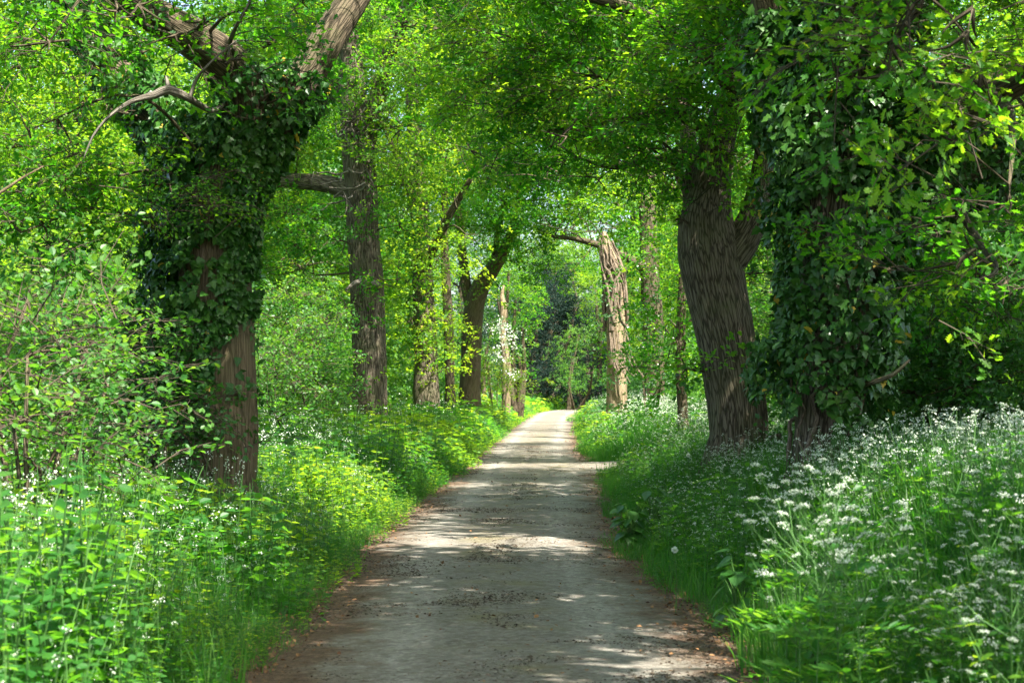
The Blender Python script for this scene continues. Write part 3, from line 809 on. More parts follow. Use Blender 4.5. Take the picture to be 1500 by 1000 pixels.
# --- right-hand trees
R1, sk, bp = oak('oak_tree', 'leaning deep-ridged oak with a bare forked trunk on the right verge',
    [(1092, 740, 24, .56), (1088, 690, 24, .47), (1084, 640, 24, .425), (1079, 580, 24, .415), (1066, 500, 24, .415), (1052, 430, 24, .43), (1042, 370, 24, .45), (1036, 325, 24, .40), (1042, 270, 24.1, .31), (1050, 215, 24.2, .285), (1068, 160, 24.2, .25), (1095, 90, 24.2, .2), (1120, -20, 24, .13), (1140, -160, 24, .06)],
    [[(1060, 390, 24, .28), (1092, 345, 24, .235), (1110, 295, 24.1, .19), (1120, 230, 24.2, .15), (1130, 150, 24.4, .1)],
     [(1030, 330, 24, .25), (1018, 285, 24.3, .18), (1012, 220, 24.6, .13), (1000, 140, 25, .08)],
     [(1052, 200, 24.1, .12), (995, 168, 23.9, .085), (930, 172, 24, .055), (860, 186, 24.2, .032), (800, 190, 24.4, .012)],
     [(1080, 130, 24, .14), (1010, 60, 23.5, .11), (920, 10, 23, .08), (800, -20, 23, .04)],
     [(1012, 240, 24.5, .07), (960, 232, 24.8, .05), (900, 245, 25, .03), (850, 232, 25.2, .015)]],
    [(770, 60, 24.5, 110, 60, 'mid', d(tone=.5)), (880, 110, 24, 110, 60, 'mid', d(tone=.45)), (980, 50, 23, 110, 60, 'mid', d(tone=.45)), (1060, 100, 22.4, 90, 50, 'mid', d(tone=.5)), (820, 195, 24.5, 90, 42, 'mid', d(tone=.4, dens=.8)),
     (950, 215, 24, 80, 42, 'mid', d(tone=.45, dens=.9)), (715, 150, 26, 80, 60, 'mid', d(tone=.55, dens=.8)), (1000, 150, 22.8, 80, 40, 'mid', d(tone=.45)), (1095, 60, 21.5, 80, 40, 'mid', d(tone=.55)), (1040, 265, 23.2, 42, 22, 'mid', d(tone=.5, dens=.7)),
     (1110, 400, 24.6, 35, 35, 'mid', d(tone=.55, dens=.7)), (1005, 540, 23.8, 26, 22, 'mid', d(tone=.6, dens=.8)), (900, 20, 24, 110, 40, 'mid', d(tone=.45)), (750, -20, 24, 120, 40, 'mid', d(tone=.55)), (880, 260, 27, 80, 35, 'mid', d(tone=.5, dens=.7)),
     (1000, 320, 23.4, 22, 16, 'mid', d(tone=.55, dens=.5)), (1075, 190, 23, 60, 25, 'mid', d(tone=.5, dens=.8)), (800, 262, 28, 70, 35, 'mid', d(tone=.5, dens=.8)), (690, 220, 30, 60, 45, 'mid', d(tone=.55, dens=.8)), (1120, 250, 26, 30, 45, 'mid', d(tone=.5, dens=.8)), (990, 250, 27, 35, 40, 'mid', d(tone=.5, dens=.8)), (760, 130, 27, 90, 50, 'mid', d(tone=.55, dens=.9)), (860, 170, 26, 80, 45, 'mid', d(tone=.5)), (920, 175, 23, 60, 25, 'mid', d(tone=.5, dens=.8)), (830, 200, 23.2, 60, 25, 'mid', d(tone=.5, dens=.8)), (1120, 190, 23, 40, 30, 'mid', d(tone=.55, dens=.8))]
    + upper(25, 2.4, 13, 5.2, 20, 7.0, dens=1.0), ridge=.024, seg=80, step=.05)
R2, sk, bp = oak('oak_tree', 'massive oak on the right smothered in dark ivy, heavy limb reaching right',
    [(1205, 780, 17.5, .40), (1204, 700, 17.5, .34), (1206, 640, 17.5, .32), (1214, 560, 17.5, .36), (1224, 450, 17.5, .42), (1234, 330, 17.5, .44), (1245, 200, 17.5, .46), (1262, 80, 17.5, .40), (1280, -60, 17.5, .3), (1300, -220, 17.5, .18)],
    [[(1250, 300, 17.5, .3), (1320, 225, 17.2, .25), (1390, 172, 16.8, .215), (1450, 138, 16.5, .19), (1540, 85, 16, .15), (1680, 0, 15.5, .1)],
     [(1240, 260, 17.6, .3), (1180, 180, 17.9, .24), (1140, 80, 18, .2), (1110, -60, 18, .12)],
     [(1260, 330, 17.5, .22), (1340, 290, 18, .18), (1430, 250, 18.5, .15), (1540, 200, 19, .1)],
     [(1280, 60, 17.2, .12), (1300, 0, 14.5, .07), (1330, -30, 12, .04), (1360, -10, 10.5, .015)],
     [(1450, 138, 16.5, .08), (1480, 160, 14.5, .04), (1485, 210, 13.2, .025), (1480, 270, 12.6, .01)],
     [(1400, 300, 18.3, .06), (1440, 360, 16, .035), (1460, 395, 14.8, .022), (1430, 412, 14, .01)]],
    [(1210, 50, 11.5, 75, 30, 'near', d(tone=.6, spread=.15)), (1310, 55, 10.5, 100, 40, 'near', d(tone=.7, spread=.15)), (1420, 45, 9.8, 95, 45, 'near', d(tone=.65, spread=.15)), (1460, 165, 10.8, 55, 38, 'near', d(tone=.65, dens=.8)), (1290, 110, 10.8, 55, 16, 'near', d(tone=.85, dens=.7)),
     (1390, 195, 12.5, 35, 20, 'near', d(tone=.7, dens=.6)), (1470, 300, 12.3, 55, 50, 'near', d(tone=.6, dens=.8)), (1400, 385, 13.5, 85, 26, 'near', d(tone=.5, dens=.7)), (1330, 330, 15, 70, 26, 'mid', d(tone=.4, dens=.55)), (1480, 430, 13, 50, 35, 'near', d(tone=.45, dens=.7)),
     (1300, 395, 14.6, 45, 14, 'mid', d(tone=.45, dens=.6)), (1160, 90, 15, 50, 40, 'mid', d(tone=.35, dens=.8)), (1440, 400, 19, 110, 60, 'mid', d(tone=.3)), (1460, 250, 19.5, 90, 60, 'mid', d(tone=.35)), (1370, 90, 15, 110, 40, 'mid', d(tone=.4))]
    + upper(15.5, 3.6, 12, 5.4, 24, 6, dens=1.7) + upper(21, 7.4, 12, 3.8, 12, 6, dens=1.2), ridge=.02, seg=40, limb_mat=1)  # second set of upper boughs is added out of view to shade the leaning oak
iv = Acc()
def m2(pos, o, u):
    py = HY - (pos[:, 2] - H) / pos[:, 1] * F
    px = CX + pos[:, 0] / pos[:, 1] * F
    return (py < 665 + 25 * np.sin(px * .06)) & ~((px < 1222) & (py > 585 + 20 * np.sin(px * .11)))
ivy_on(iv, sk[0][0], sk[0][1] * 1.12, 27000, .26, .076, m2, 13)
for q, nn, th in ((2, 5600, .2), (1, 2800, .12), (3, 3600, .2)):
    h = int(len(sk[q][0]) * (.45 if q == 1 else .8)); ivy_on(iv, sk[q][0][:h], sk[q][1][:h], nn, th, .076, None, 14 + q)
iv.build('ivy', [M_IVY, M_TWIG, M_IVYY], R2, loc=bp)
w = Acc(); ivy_stems(w, sk[0][0], sk[0][1], 9, 0, .016, 3, .6, .03, .0, .3); w.build('ivy_stems', [M_VINE], R2, True, True, bp)
part_tubes('dead_branch', R2, bp, M_PALE, [[(1260, 565, 17.2, .03), (1290, 556, 16.7, .026), (1310, 547, 16.4, .022), (1332, 527, 16.3, .012)]], 9)

R3, sk, bp = oak('dead_snag', 'pale broken trunk laced with bare ivy stems on the right of the far lane',
    [(905, 650, 54, .42), (904, 600, 54, .36), (903, 550, 54, .335), (902, 490, 54, .32), (900, 430, 54, .315), (896, 390, 54, .27), (890, 365, 54, .20), (884, 340, 54, .07)],
    [[(904, 440, 54, .12), (913, 405, 53.9, .10), (916, 392, 53.8, .05)]], [], ridge=.016, bark=M_PALE, seg=40, step=.1, group='dead trunks')
R3['category'] = 'dead tree'
w = Acc(); ivy_stems(w, sk[0][0], sk[0][1], 30, 0, .030, 6, 2.4, .05, .52, 1.0)
for k in range(14):
    a = r.uniform(-12, 14); tube(w, [P(905 + a, 500 + r.uniform(-20, 20), 53.4), P(912 + a * 1.3, 520 + r.uniform(0, 20), 53.2), P(925 + a * 1.6, 545 + r.uniform(0, 20), 53.1)], [.03, .025, .015], 5, .2)
w.build('ivy_stems', [M_VINE], R3, True, True, bp)
oak('slim_tree', 'thin dark stem among the shrubs between pale snag and leaning oak', [(1002, 660, 40, .16), (1000, 600, 40, .13), (997, 520, 40, .12), (1000, 420, 40, .10), (1010, 300, 40, .07)], [],
    [(975, 320, 42, 35, 40, 'far', d(tone=.7)), (900, 285, 44, 60, 28, 'far', d(tone=.7)), (985, 400, 41, 28, 45, 'far', d(tone=.6)), (975, 480, 42, 20, 45, 'far', d(tone=.5)), (1010, 470, 40, 25, 45, 'far', d(tone=.6)), (850, 240, 43, 60, 35, 'far', d(tone=.5)),
     (995, 560, 39, 28, 30, 'far', d(tone=.7, dens=.7)), (1002, 430, 39.4, 22, 32, 'far', d(tone=.5, dens=1.8)), (1005, 345, 39.4, 22, 35, 'far', d(tone=.5, dens=1.8)), (992, 500, 39.3, 18, 28, 'far', d(tone=.55, dens=1.8))] + upper(42, 3.8, 13, 4.6, 14, 7.5) + upper(32.5, 3.2, 12.5, 4.2, 16, 8.6, dens=1.1), ridge=.01, bark=M_LIMB, seg=16, step=.15, group='lesser trees by the lane')  # last upper boughs are added above the view to shade the second left oak
oak('oak_tree', 'half-hidden oak on the right whose dark limb crosses above the pale snag', [(960, 640, 60, .45), (958, 560, 60, .4), (955, 450, 60, .38), (950, 350, 60, .34), (945, 200, 60, .25), (940, 50, 60, .12)],
    [[(952, 400, 60, .2), (920, 378, 59.5, .15), (880, 360, 60, .13), (845, 350, 60.5, .10), (812, 346, 61, .07), (790, 336, 61, .03)]],
    [(835, 335, 57.5, 34, 14, 'far', d(tone=.5, dens=.8)), (870, 340, 58, 20, 12, 'far', d(tone=.5, dens=.8)), (850, 320, 59, 50, 28, 'far', d(tone=.4)), (920, 330, 60, 40, 45, 'far', d(tone=.6)), (800, 330, 58, 40, 28, 'far', d(tone=.35)), (960, 260, 60, 60, 60, 'far', d(tone=.5)), (880, 220, 59, 60, 50, 'far', d(tone=.5)), (905, 300, 64, 60, 40, 'far', d(tone=.55)), (985, 300, 70, 50, 40, 'far', d(tone=.5)), (1000, 345, 74, 50, 35, 'far', d(tone=.5)), (955, 345, 72, 45, 35, 'far', d(tone=.5)), (1020, 270, 62, 50, 45, 'far', d(tone=.45)), (955, 300, 57.5, 30, 35, 'far', d(tone=.5, dens=1.8)), (960, 380, 57.5, 24, 35, 'far', d(tone=.5, dens=1.8)), (955, 455, 57, 20, 35, 'far', d(tone=.5, dens=1.8)), (945, 235, 58, 35, 35, 'far', d(tone=.5)), (905, 352, 58, 16, 12, 'far', d(tone=.5)), (950, 180, 62, 70, 60, 'far', d(tone=.5)), (900, 260, 66, 60, 40, 'far', d(tone=.5)), (960, 320, 64, 50, 40, 'far', d(tone=.55)),
     ] + [(x + rng.uniform(-18, 18), y + rng.uniform(-18, 18), rng.uniform(64, 74), 44, 32, 'far', d(tone=rng.uniform(.35, .65), dens=.75, woody=(x + y) % 3 == 0)) for x in range(800, 1170, 60) for y in range(40, 340, 55)] + [ (940, 400, 61, 22, 40, 'far', d(tone=.6)),
     (840, 395, 60, 35, 22, 'far', d(tone=.4, dens=.7))] + upper(60, 5, 16, 4.5, 9, 11), ridge=.02, bark=M_LIMB, seg=24, step=.2)

# ------------------------------------------------------------------ shrubs (things of their own)
def shrub(name, label, boughs, kind_leaf, base=None, cat='shrub', group=None, nst=6, blossom=0, stem=.03, gaps=True):
    c0 = P(*boughs[0][:3]) if base is None else np.array(base, float)
    b = np.array([c0[0], c0[1], gz(c0[0], c0[1])])
    root = empty(name, b, label, cat, group); lf, w = Acc(), Acc(); sk = []
    for q in boughs:
        c = P(*q[:3])
        f0 = b + np.array([rng.normal() * .25, rng.normal() * .25, -.05])
        f0[0] = f0[0] * .75 + c[0] * .25; f0[1] = f0[1] * .75 + c[1] * .25; f0[2] = gz(f0[0], f0[1]) - .05
        mid = (f0 + c) / 2 + rng.normal(size=3) * .15
        sk = [tube(w, [f0, mid, c], [stem, stem * .7, stem * .4], 6, .2)]
        kw = dict(q[6]) if len(q) > 6 else {}
        pxb(lf, w, sk, *q[:6], gaps=gaps, r0=.02, **kw)
    w.build('stems', [M_LIMB, M_LIMB], root, True, True, b); lf.build('foliage', [kind_leaf, M_TWIG], root, loc=b)
    if blossom:
        fl = Acc()
        for q in boughs:
            c = P(*q[:3]); m = q[2] / F; n = int(blossom * math.pi * q[3] * q[4] * m * m)
            cl = c + rvec(max(3, n // 30)) * np.array([q[3], max(q[3], q[4]) * .9, q[4]]) * m * (.6 + .45 * rng.random((max(3, n // 30), 1)))
            pos = cl[rng.integers(0, len(cl), n)] + rng.normal(size=(n, 3)) * np.array([.2, .2, .1])
            sc = (.05 + q[2] * .0006) * rng.uniform(.7, 1.3, n)
            fl.scatter((DIAM[0], DIAM[1], np.zeros(2, int), np.full(4, .5)), pos, rotm(rvec(n), rvec(n)), sc, rng.random(n))
        fl.build('blossom', [M_WHITE], root, loc=b)
    return root


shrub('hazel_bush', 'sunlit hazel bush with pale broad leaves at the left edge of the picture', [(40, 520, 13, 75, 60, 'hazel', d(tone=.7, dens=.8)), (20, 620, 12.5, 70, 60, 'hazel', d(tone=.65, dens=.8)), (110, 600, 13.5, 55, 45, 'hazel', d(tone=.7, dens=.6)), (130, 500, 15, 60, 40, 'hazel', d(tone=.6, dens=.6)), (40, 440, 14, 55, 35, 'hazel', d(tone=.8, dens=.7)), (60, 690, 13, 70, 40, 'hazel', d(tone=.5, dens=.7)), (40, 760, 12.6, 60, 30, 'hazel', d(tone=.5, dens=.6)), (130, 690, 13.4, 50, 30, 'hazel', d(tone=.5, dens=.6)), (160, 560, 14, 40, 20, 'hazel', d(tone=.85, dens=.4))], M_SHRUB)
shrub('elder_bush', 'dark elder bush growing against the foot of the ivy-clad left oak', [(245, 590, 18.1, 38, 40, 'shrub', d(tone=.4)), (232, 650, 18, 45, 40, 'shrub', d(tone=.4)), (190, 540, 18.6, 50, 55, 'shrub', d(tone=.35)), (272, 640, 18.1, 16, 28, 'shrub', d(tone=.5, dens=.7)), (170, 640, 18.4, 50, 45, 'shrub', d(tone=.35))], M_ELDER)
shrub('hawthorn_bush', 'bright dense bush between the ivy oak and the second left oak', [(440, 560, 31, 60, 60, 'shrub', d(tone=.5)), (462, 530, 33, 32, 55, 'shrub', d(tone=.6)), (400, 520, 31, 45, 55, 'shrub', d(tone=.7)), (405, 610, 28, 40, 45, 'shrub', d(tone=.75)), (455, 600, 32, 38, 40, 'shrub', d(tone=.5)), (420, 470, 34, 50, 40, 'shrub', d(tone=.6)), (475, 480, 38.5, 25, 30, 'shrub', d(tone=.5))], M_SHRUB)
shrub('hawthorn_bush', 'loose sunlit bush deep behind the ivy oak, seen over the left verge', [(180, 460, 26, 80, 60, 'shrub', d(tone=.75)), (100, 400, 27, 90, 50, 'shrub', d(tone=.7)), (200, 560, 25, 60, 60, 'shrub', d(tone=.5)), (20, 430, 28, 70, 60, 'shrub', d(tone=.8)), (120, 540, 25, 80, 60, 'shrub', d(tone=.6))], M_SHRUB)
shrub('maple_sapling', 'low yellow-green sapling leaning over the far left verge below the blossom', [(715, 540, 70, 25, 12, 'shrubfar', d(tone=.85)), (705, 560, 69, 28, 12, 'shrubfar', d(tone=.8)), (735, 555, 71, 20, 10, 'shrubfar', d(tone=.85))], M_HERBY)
shrub('blossom_thorn', 'thorn bush heavy with white blossom around the thin pale snag', [(732, 470, 73.6, 14, 16, 'shrubfar', d(dens=.25)), (747, 495, 73.4, 15, 13, 'shrubfar', d(dens=.25)), (735, 520, 73.4, 12, 12, 'shrubfar', d(dens=.3)), (748, 555, 73.6, 11, 14, 'shrubfar', d(dens=.3))], M_SHRUB, blossom=300)
shrub('hawthorn_bush', 'flowering hawthorn on the right between the pale snag and leaning oak', [(950, 430, 56, 22, 45, 'shrubfar', d(tone=.4)), (965, 520, 46, 24, 50, 'shrubfar', d(tone=.25)), (938, 500, 56.5, 18, 50, 'shrubfar', d(tone=.35)), (985, 500, 44, 24, 60, 'shrubfar', d(tone=.5)), (965, 565, 45, 26, 25, 'shrubfar', d(tone=.2))], M_ELDER, blossom=14)
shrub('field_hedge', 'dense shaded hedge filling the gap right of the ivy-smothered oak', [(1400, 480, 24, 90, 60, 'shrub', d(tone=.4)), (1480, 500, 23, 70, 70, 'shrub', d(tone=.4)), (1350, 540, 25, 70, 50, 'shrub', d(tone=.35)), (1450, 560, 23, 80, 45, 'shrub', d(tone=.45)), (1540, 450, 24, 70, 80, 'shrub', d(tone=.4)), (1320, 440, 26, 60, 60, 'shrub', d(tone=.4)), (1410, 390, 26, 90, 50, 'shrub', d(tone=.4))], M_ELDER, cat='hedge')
shrub('hawthorn_bush', 'light green bush glowing between the leaning oak and the ivy-smothered oak', [(1150, 520, 34, 50, 60, 'shrub', d(tone=.7)), (1130, 430, 35, 40, 60, 'shrub', d(tone=.75)), (1160, 590, 32, 50, 35, 'shrub', d(tone=.5)), (1190, 460, 34, 40, 60, 'shrub', d(tone=.6)), (1120, 330, 36, 40, 50, 'shrub', d(tone=.7))], M_SHRUB)
shrub('yew_tree', 'blue-black evergreen at the end of the lane', [(775, 500, 116, 20, 50, 'shrubfar', d(tone=.5, dens=1.4)), (805, 560, 114, 26, 30, 'shrubfar', d(tone=.3, dens=1.4)), (757, 545, 117, 20, 34, 'shrubfar', d(tone=.4, dens=1.2)), (845, 450, 121, 26, 34, 'shrubfar', d(tone=.5, dens=1.0)), (862, 505, 121, 22, 36, 'shrubfar', d(tone=.5, dens=1.0)), (815, 400, 120, 30, 24, 'shrubfar', d(tone=.5, dens=1.2)), (790, 440, 116, 24, 32, 'shrubfar', d(tone=.5, dens=1.4)), (795, 520, 118, 22, 50, 'shrubfar', d(tone=.5, dens=1.4)), (800, 460, 119, 24, 40, 'shrubfar', d(tone=.5, dens=1.4)), (815, 430, 119, 28, 30, 'shrubfar', d(tone=.6, dens=1.4)), (780, 560, 118, 25, 30, 'shrubfar', d(tone=.4, dens=1.4)), (830, 470, 122, 25, 40, 'shrubfar', d(tone=.5, dens=1.4))], M_YEW, cat='evergreen', stem=.2)
shrub('yew_tree', 'smaller dark evergreen behind the pale snag with bare ivy stems', [(862, 560, 116, 18, 30, 'shrubfar', d(tone=.4, dens=1.4)), (870, 510, 118, 20, 30, 'shrubfar', d(tone=.4, dens=1.4)), (850, 585, 115, 22, 14, 'shrubfar', d(tone=.4, dens=1.4))], M_YEW, cat='evergreen', stem=.15)
shrub('yew_tree', 'blue-green evergreen half hidden behind the white blossom', [(720, 480, 92, 18, 28, 'shrubfar', d(tone=.7, dens=.7)), (715, 530, 92, 18, 30, 'shrubfar', d(tone=.6, dens=.7))], M_YEW, cat='evergreen', stem=.15)
shrub('field_maple', 'sunlit green bush in front of the dark evergreens at the lane end', [(838, 525, 112, 13, 26, 'shrubfar', d(tone=.6, dens=.7)), (832, 560, 111, 15, 20, 'shrubfar', d(tone=.4, dens=.7)), (848, 490, 113, 13, 20, 'shrubfar', d(tone=.8, dens=.7)), (868, 545, 110, 10, 20, 'shrubfar', d(tone=.8, dens=.6))], M_SHRUB, stem=.1)
shrub('field_maple', 'pale green tree crown rising above the lane end, left of the pale snag', [(872, 425, 118, 24, 28, 'far', d(tone=.7, dens=.7)), (882, 465, 117, 18, 28, 'far', d(tone=.6, dens=.7)), (835, 395, 130, 45, 25, 'far', d(tone=.5, dens=.7)), (800, 385, 132, 50, 25, 'far', d(tone=.4, dens=.7))], M_OAK, stem=.2, cat='tree')
shrub('lime_tree', 'drooping mid-green tree right of the white blossom on the far left', [(755, 440, 84, 22, 30, 'far', d(tone=.6)), (765, 480, 84, 20, 30, 'far', d(tone=.5)), (760, 520, 84, 16, 25, 'far', d(tone=.55)), (745, 400, 84, 30, 25, 'far', d(tone=.5))], M_OAK, stem=.15, cat='tree')

# ------------------------------------------------------------------ trees and hedges behind the avenue
def proto_tree(name, leafm, h=11., r=3.4, zlo=1.6, nb=20, tone=.5, kind='far'):
    root = empty(name); w, lf = Acc(), Acc(); tp = w
    sk = [tube(w, [(0, 0, -.3), (.05, .1, h * .3), (-.1, 0, h * .6), (.1, 0, h * .9)], [.3, .22, .14, .04], 14, .3, .02, 5, lump=.2)]
    for k in range(nb):
        z = zlo + (h - zlo) * (k + .5) / nb; a = k * 2.399; q = r * math.sqrt(max(.05, 1 - ((z - h * .42) / (h * .62)) ** 2)) * .62
        bough(lf, tp, sk, (q * math.cos(a), q * math.sin(a), z), (r * .42, r * .42, h * .085), kind, .6, tone, gaps=False, r0=.06)
    w.build('trunk', [M_LIMB, M_LIMB], root, True, True); lf.build('crown', [leafm, M_TWIG], root)
    return root


PR = [proto_tree('broadleaf_tree', M_OAK, 11, 3.4), proto_tree('broadleaf_tree', M_OAKY, 9.5, 3.0, tone=.4), proto_tree('broadleaf_tree', M_ELDER, 12, 3.6, tone=.6)]
first = [True] * 3
spots = []
for side in (-1, 1):
    for row, (x0, y0, dy) in enumerate(((8.5, 30, 7.5), (13, 42, 9), (19, 60, 12)) if side < 0 else ((12.2, 38, 7.5), (16, 52, 9), (22, 70, 12))):
        y = y0
        while y < 118:
            x = side * (x0 + rng.uniform(-1, 1)) + float(rc(y)) * .8
            if abs(x) / y < .33: spots.append((x, y, side))
            y += dy * rng.uniform(.8, 1.25)
for x, y in ((9.6, 91), (11.2, 103), (9.8, 113), (14, 98), (13, 84), (16, 108)): spots.append((x, y, 1))
for x in np.arange(-30, 40, 6.5): spots.append((x + rng.uniform(-1.5, 1.5), 140 + rng.uniform(-6, 6) + (6 if x > 20 else 0), 0))
for x in np.arange(-44, 52, 8): spots.append((x, 158 + rng.uniform(-4, 4), 0))
LAB = {-1: 'leafy tree in the green wood behind the left-hand oaks', 1: 'leafy tree in the green wood behind the right-hand oaks', 0: 'leafy tree in the wood closing off the end of the lane'}
GRP = {-1: 'trees behind the left oaks', 1: 'trees behind the right oaks', 0: 'trees beyond the lane end'}
for i, (x, y, s) in enumerate(spots):
    k = int(rng.integers(0, 3)); 
    o = PR[k] if first[k] else copy_tree(PR[k]); first[k] = False
    sc = rng.uniform(.85, 1.2) * ((1.75 if 5 < x < 28 else 1.4) if s == 0 else 1)
    o.location = (x, y, float(gz(x, y))); o.rotation_euler = (0, 0, rng.uniform(0, 6.28)); o.scale = (sc, sc, sc)
    tag(o, LAB[s], 'tree', GRP[s])


def proto_bush(name, leafm, h=3., r=1.5, kind='shrubfar', tone=.5, dens=.7):
    root = empty(name); w, lf = Acc(), Acc()
    for k in range(9):
        a = k * 2.399; q = r * math.sqrt((k + .5) / 9) * .8; z = h * (.25 + .55 * rng.random())
        c = np.array([q * math.cos(a), q * math.sin(a), z])
        sk = [tube(w, [(c[0] * .3, c[1] * .3, -.1), (c[0] * .7, c[1] * .6, z * .5), c], [.03, .02, .01], 5, .3)]
        bough(lf, w, sk, c, (r * .5, r * .5, h * .25), kind, dens, tone, gaps=False, r0=.015)
    w.build('stems', [M_LIMB, M_LIMB], root, True, True); lf.build('foliage', [leafm, M_TWIG], root)
    return root


PB = [proto_bush('hedge_bush', M_SHRUB), proto_bush('hedge_bush', M_ELDER, 3.4, 1.6), proto_bush('hedge_bush', M_SHRUB, 2.4, 1.4, tone=.7)]
first = [True] * 3
for side in (-1, 1):
    y = 21 if side > 0 else 23
    while y < 112:
        x = float(rc(y)) + side * rng.uniform(5.8, 7.4)
        k = int(rng.integers(0, 3)); o = PB[k] if first[k] else copy_tree(PB[k]); first[k] = False
        sc = rng.uniform(.8, 1.15); o.location = (x, y, float(gz(x, y))); o.rotation_euler = (0, 0, rng.uniform(0, 6.28)); o.scale = (sc,) * 3
        tag(o, 'hedge bush in the row behind the %s-hand oaks' % ('left' if side < 0 else 'right'), 'bush', 'hedge bushes behind the %s oaks' % ('left' if side < 0 else 'right'))
        y += rng.uniform(2.3, 3.6)
for x in np.arange(-20, 30, 2.6):
    y = 120 + rng.uniform(-2, 2) + (0 if x < 2 else (x - 2) * .6) ; k = int(rng.integers(0, 3)); o = copy_tree(PB[k])
    sc = rng.uniform(.8, 1.2); o.location = (x, y + 4, float(gz(x, y + 4))); o.rotation_euler = (0, 0, rng.uniform(0, 6.28)); o.scale = (sc,) * 3
    tag(o, 'hedge bush across the end of the lane', 'bush', 'hedge bushes across the lane end')

# ------------------------------------------------------------------ herbs of the verge
def grass_tuft(n, h, seed, w=.006, spread=.06, segs=3, lean=.35):
    r = np.random.default_rng(seed); t = Tm()
    for k in range(n):
        a = r.uniform(0, 6.28); b = np.array([math.cos(a), math.sin(a), 0]); le = r.uniform(.1, 1) * lean; hh = h * r.uniform(.55, 1.1)
        p0 = np.append(r.normal(size=2) * spread, 0); s = np.array([-b[1], b[0], 0])
        pts = [p0 + b * le * hh * (q / segs) ** 2 * 1.3 + np.array([0, 0, hh * (q / segs) * (1 - .25 * le * q / segs)]) for q in range(segs + 1)]
        ww = w * r.uniform(.7, 1.4); v, f = [], []
        for q in range(segs):
            v += [pts[q] - s * ww * (1 - q / segs * .5), pts[q] + s * ww * (1 - q / segs * .5)]
        v.append(pts[segs])
        for q in range(segs - 1): f += [(2 * q, 2 * q + 1, 2 * q + 3), (2 * q, 2 * q + 3, 2 * q + 2)]
        f.append((2 * segs - 2, 2 * segs - 1, 2 * segs)); t.add(np.array(v), np.array(f), 0, r.random())
    return t.out()


def umbel(t, pos, up, size, lod, r, mw=1, ms=2):
    """compound umbel: rays that end in little clusters of white florets"""
    k = (11, 7, 3)[lod]
    up = up / np.linalg.norm(up)
    for i in range(k):
        a = i * 2.399; q = math.sqrt((i + .5) / k) * size
        s = np.cross(up, [math.cos(a), math.sin(a), .3]); s /= np.linalg.norm(s)
        c = pos + s * q + up * size * (.75 - .35 * (q / size) ** 2)
        if lod == 0: t.add(*ribbon([pos, c], [.0012, .0008]), ms, .5)
        m = (5, 2, 1)[lod]; fs = (.0085, .015, .036)[lod] * size / .035
        for j in range(m):
            o = r.normal(size=3) * np.array([1, 1, .3]) * size * (.17 if lod == 0 else .12)
            R = rotm(rvec(1, r), (up + r.normal(size=3) * .4)[None])[0]
            t.add(DIAM[0] * fs @ R.T * 1.25 + c + o, DIAM[1], mw, r.random())


def frond(t, p0, fw, L, r, n=7, m=0, ls=.16):
    """feathery divided leaf"""
    fw = fw / np.linalg.norm(fw)
    for i in range(n):
        u = (i + 1) / n; c = p0 + fw * L * u + np.array([0, 0, -L * .35 * u * u])
        for s in (-1, 1):
            side = np.cross(fw, [0, 0, 1.]) * s
            t.leaf(LANCE if n > 5 else DIAM, c, side + fw * .7 + np.array([0, 0, r.normal() * .2]), np.array([0, 0, 1.]) + r.normal(size=3) * .3, L * ls * 2.2 * (1.15 - u * .8), m, r.random())
    t.leaf(LANCE, p0 + fw * L + np.array([0, 0, -L * .35]), fw, np.array([0, 0, 1.]), L * .3, m, r.random())


def parsley(seed, h=.95, lod=0, nu=6):
    r = np.random.default_rng(seed); t = Tm()
    top = np.array([r.normal() * .08, r.normal() * .08, h]); mid = np.array([top[0] * .3, top[1] * .3, h * .5])
    t.add(*ribbon([np.zeros(3), mid, top], [.0045, .0035, .002]), 2, .5)
    tips = [top]
    for k in range(nu - 1):
        z = h * r.uniform(.45, .85); a = k * 2.4 + r.random(); b = np.array([math.cos(a), math.sin(a), 0])
        base = top * np.array([.6, .6, 0]) * (z / h) + np.array([0, 0, z]); e = base + b * r.uniform(.10, .26) + np.array([0, 0, r.uniform(.14, .30)])
        if e[2] > h * 1.05: e[2] = h * r.uniform(.9, 1.05)
        if lod < 2: t.add(*ribbon([base, (base + e) / 2 + b * .03, e], [.0028, .0022, .0014]), 2, .5)
        tips.append(e)
    for e in tips:
        umbel(t, e, np.array([0, 0, 1.]) + r.normal(size=3) * .25, r.uniform(.016, .028), lod, r)
    for k in range((8, 6, 4)[lod]):
        a = r.uniform(0, 6.28); z = h * r.uniform(.08, .75)
        frond(t, np.array([0, 0, z]), np.array([math.cos(a), math.sin(a), .5]), r.uniform(.18, .32), r, (8, 5, 3)[lod])
    return t.out()


def mustard(seed, h=.75, lod=0):
    r = np.random.default_rng(seed); t = Tm()
    top = np.array([r.normal() * .06, r.normal() * .06, h])
    t.add(*ribbon([np.zeros(3), top * .5 + np.array([r.normal() * .02, 0, 0]), top], [.0035, .003, .0018]), 2, .5)
    n = (15, 8, 5)[lod]
    for k in range(n):
        u = .12 + .78 * k / n; a = k * 2.4; s = (.052 if lod == 0 else .08) * (1.15 - u * .75)
        fw = np.array([math.cos(a), math.sin(a), .25 - .5 * (1 - u)])
        t.leaf(HEART if lod < 2 else DIAM, top * u + fw * .02, fw, np.array([0, 0, 1.]) + r.normal(size=3) * .3, s, 0, r.random())
    for k in range((14, 6, 3)[lod]):
        R = rotm(rvec(1, r), (np.array([0, 0, 1.]) + r.normal(size=3) * .6)[None])[0]
        t.add(DIAM[0] * (.011, .017, .026)[lod] @ R.T * 1.2 + top + r.normal(size=3) * np.array([.014, .014, .010]), DIAM[1], 1, r.random())
    return t.out()


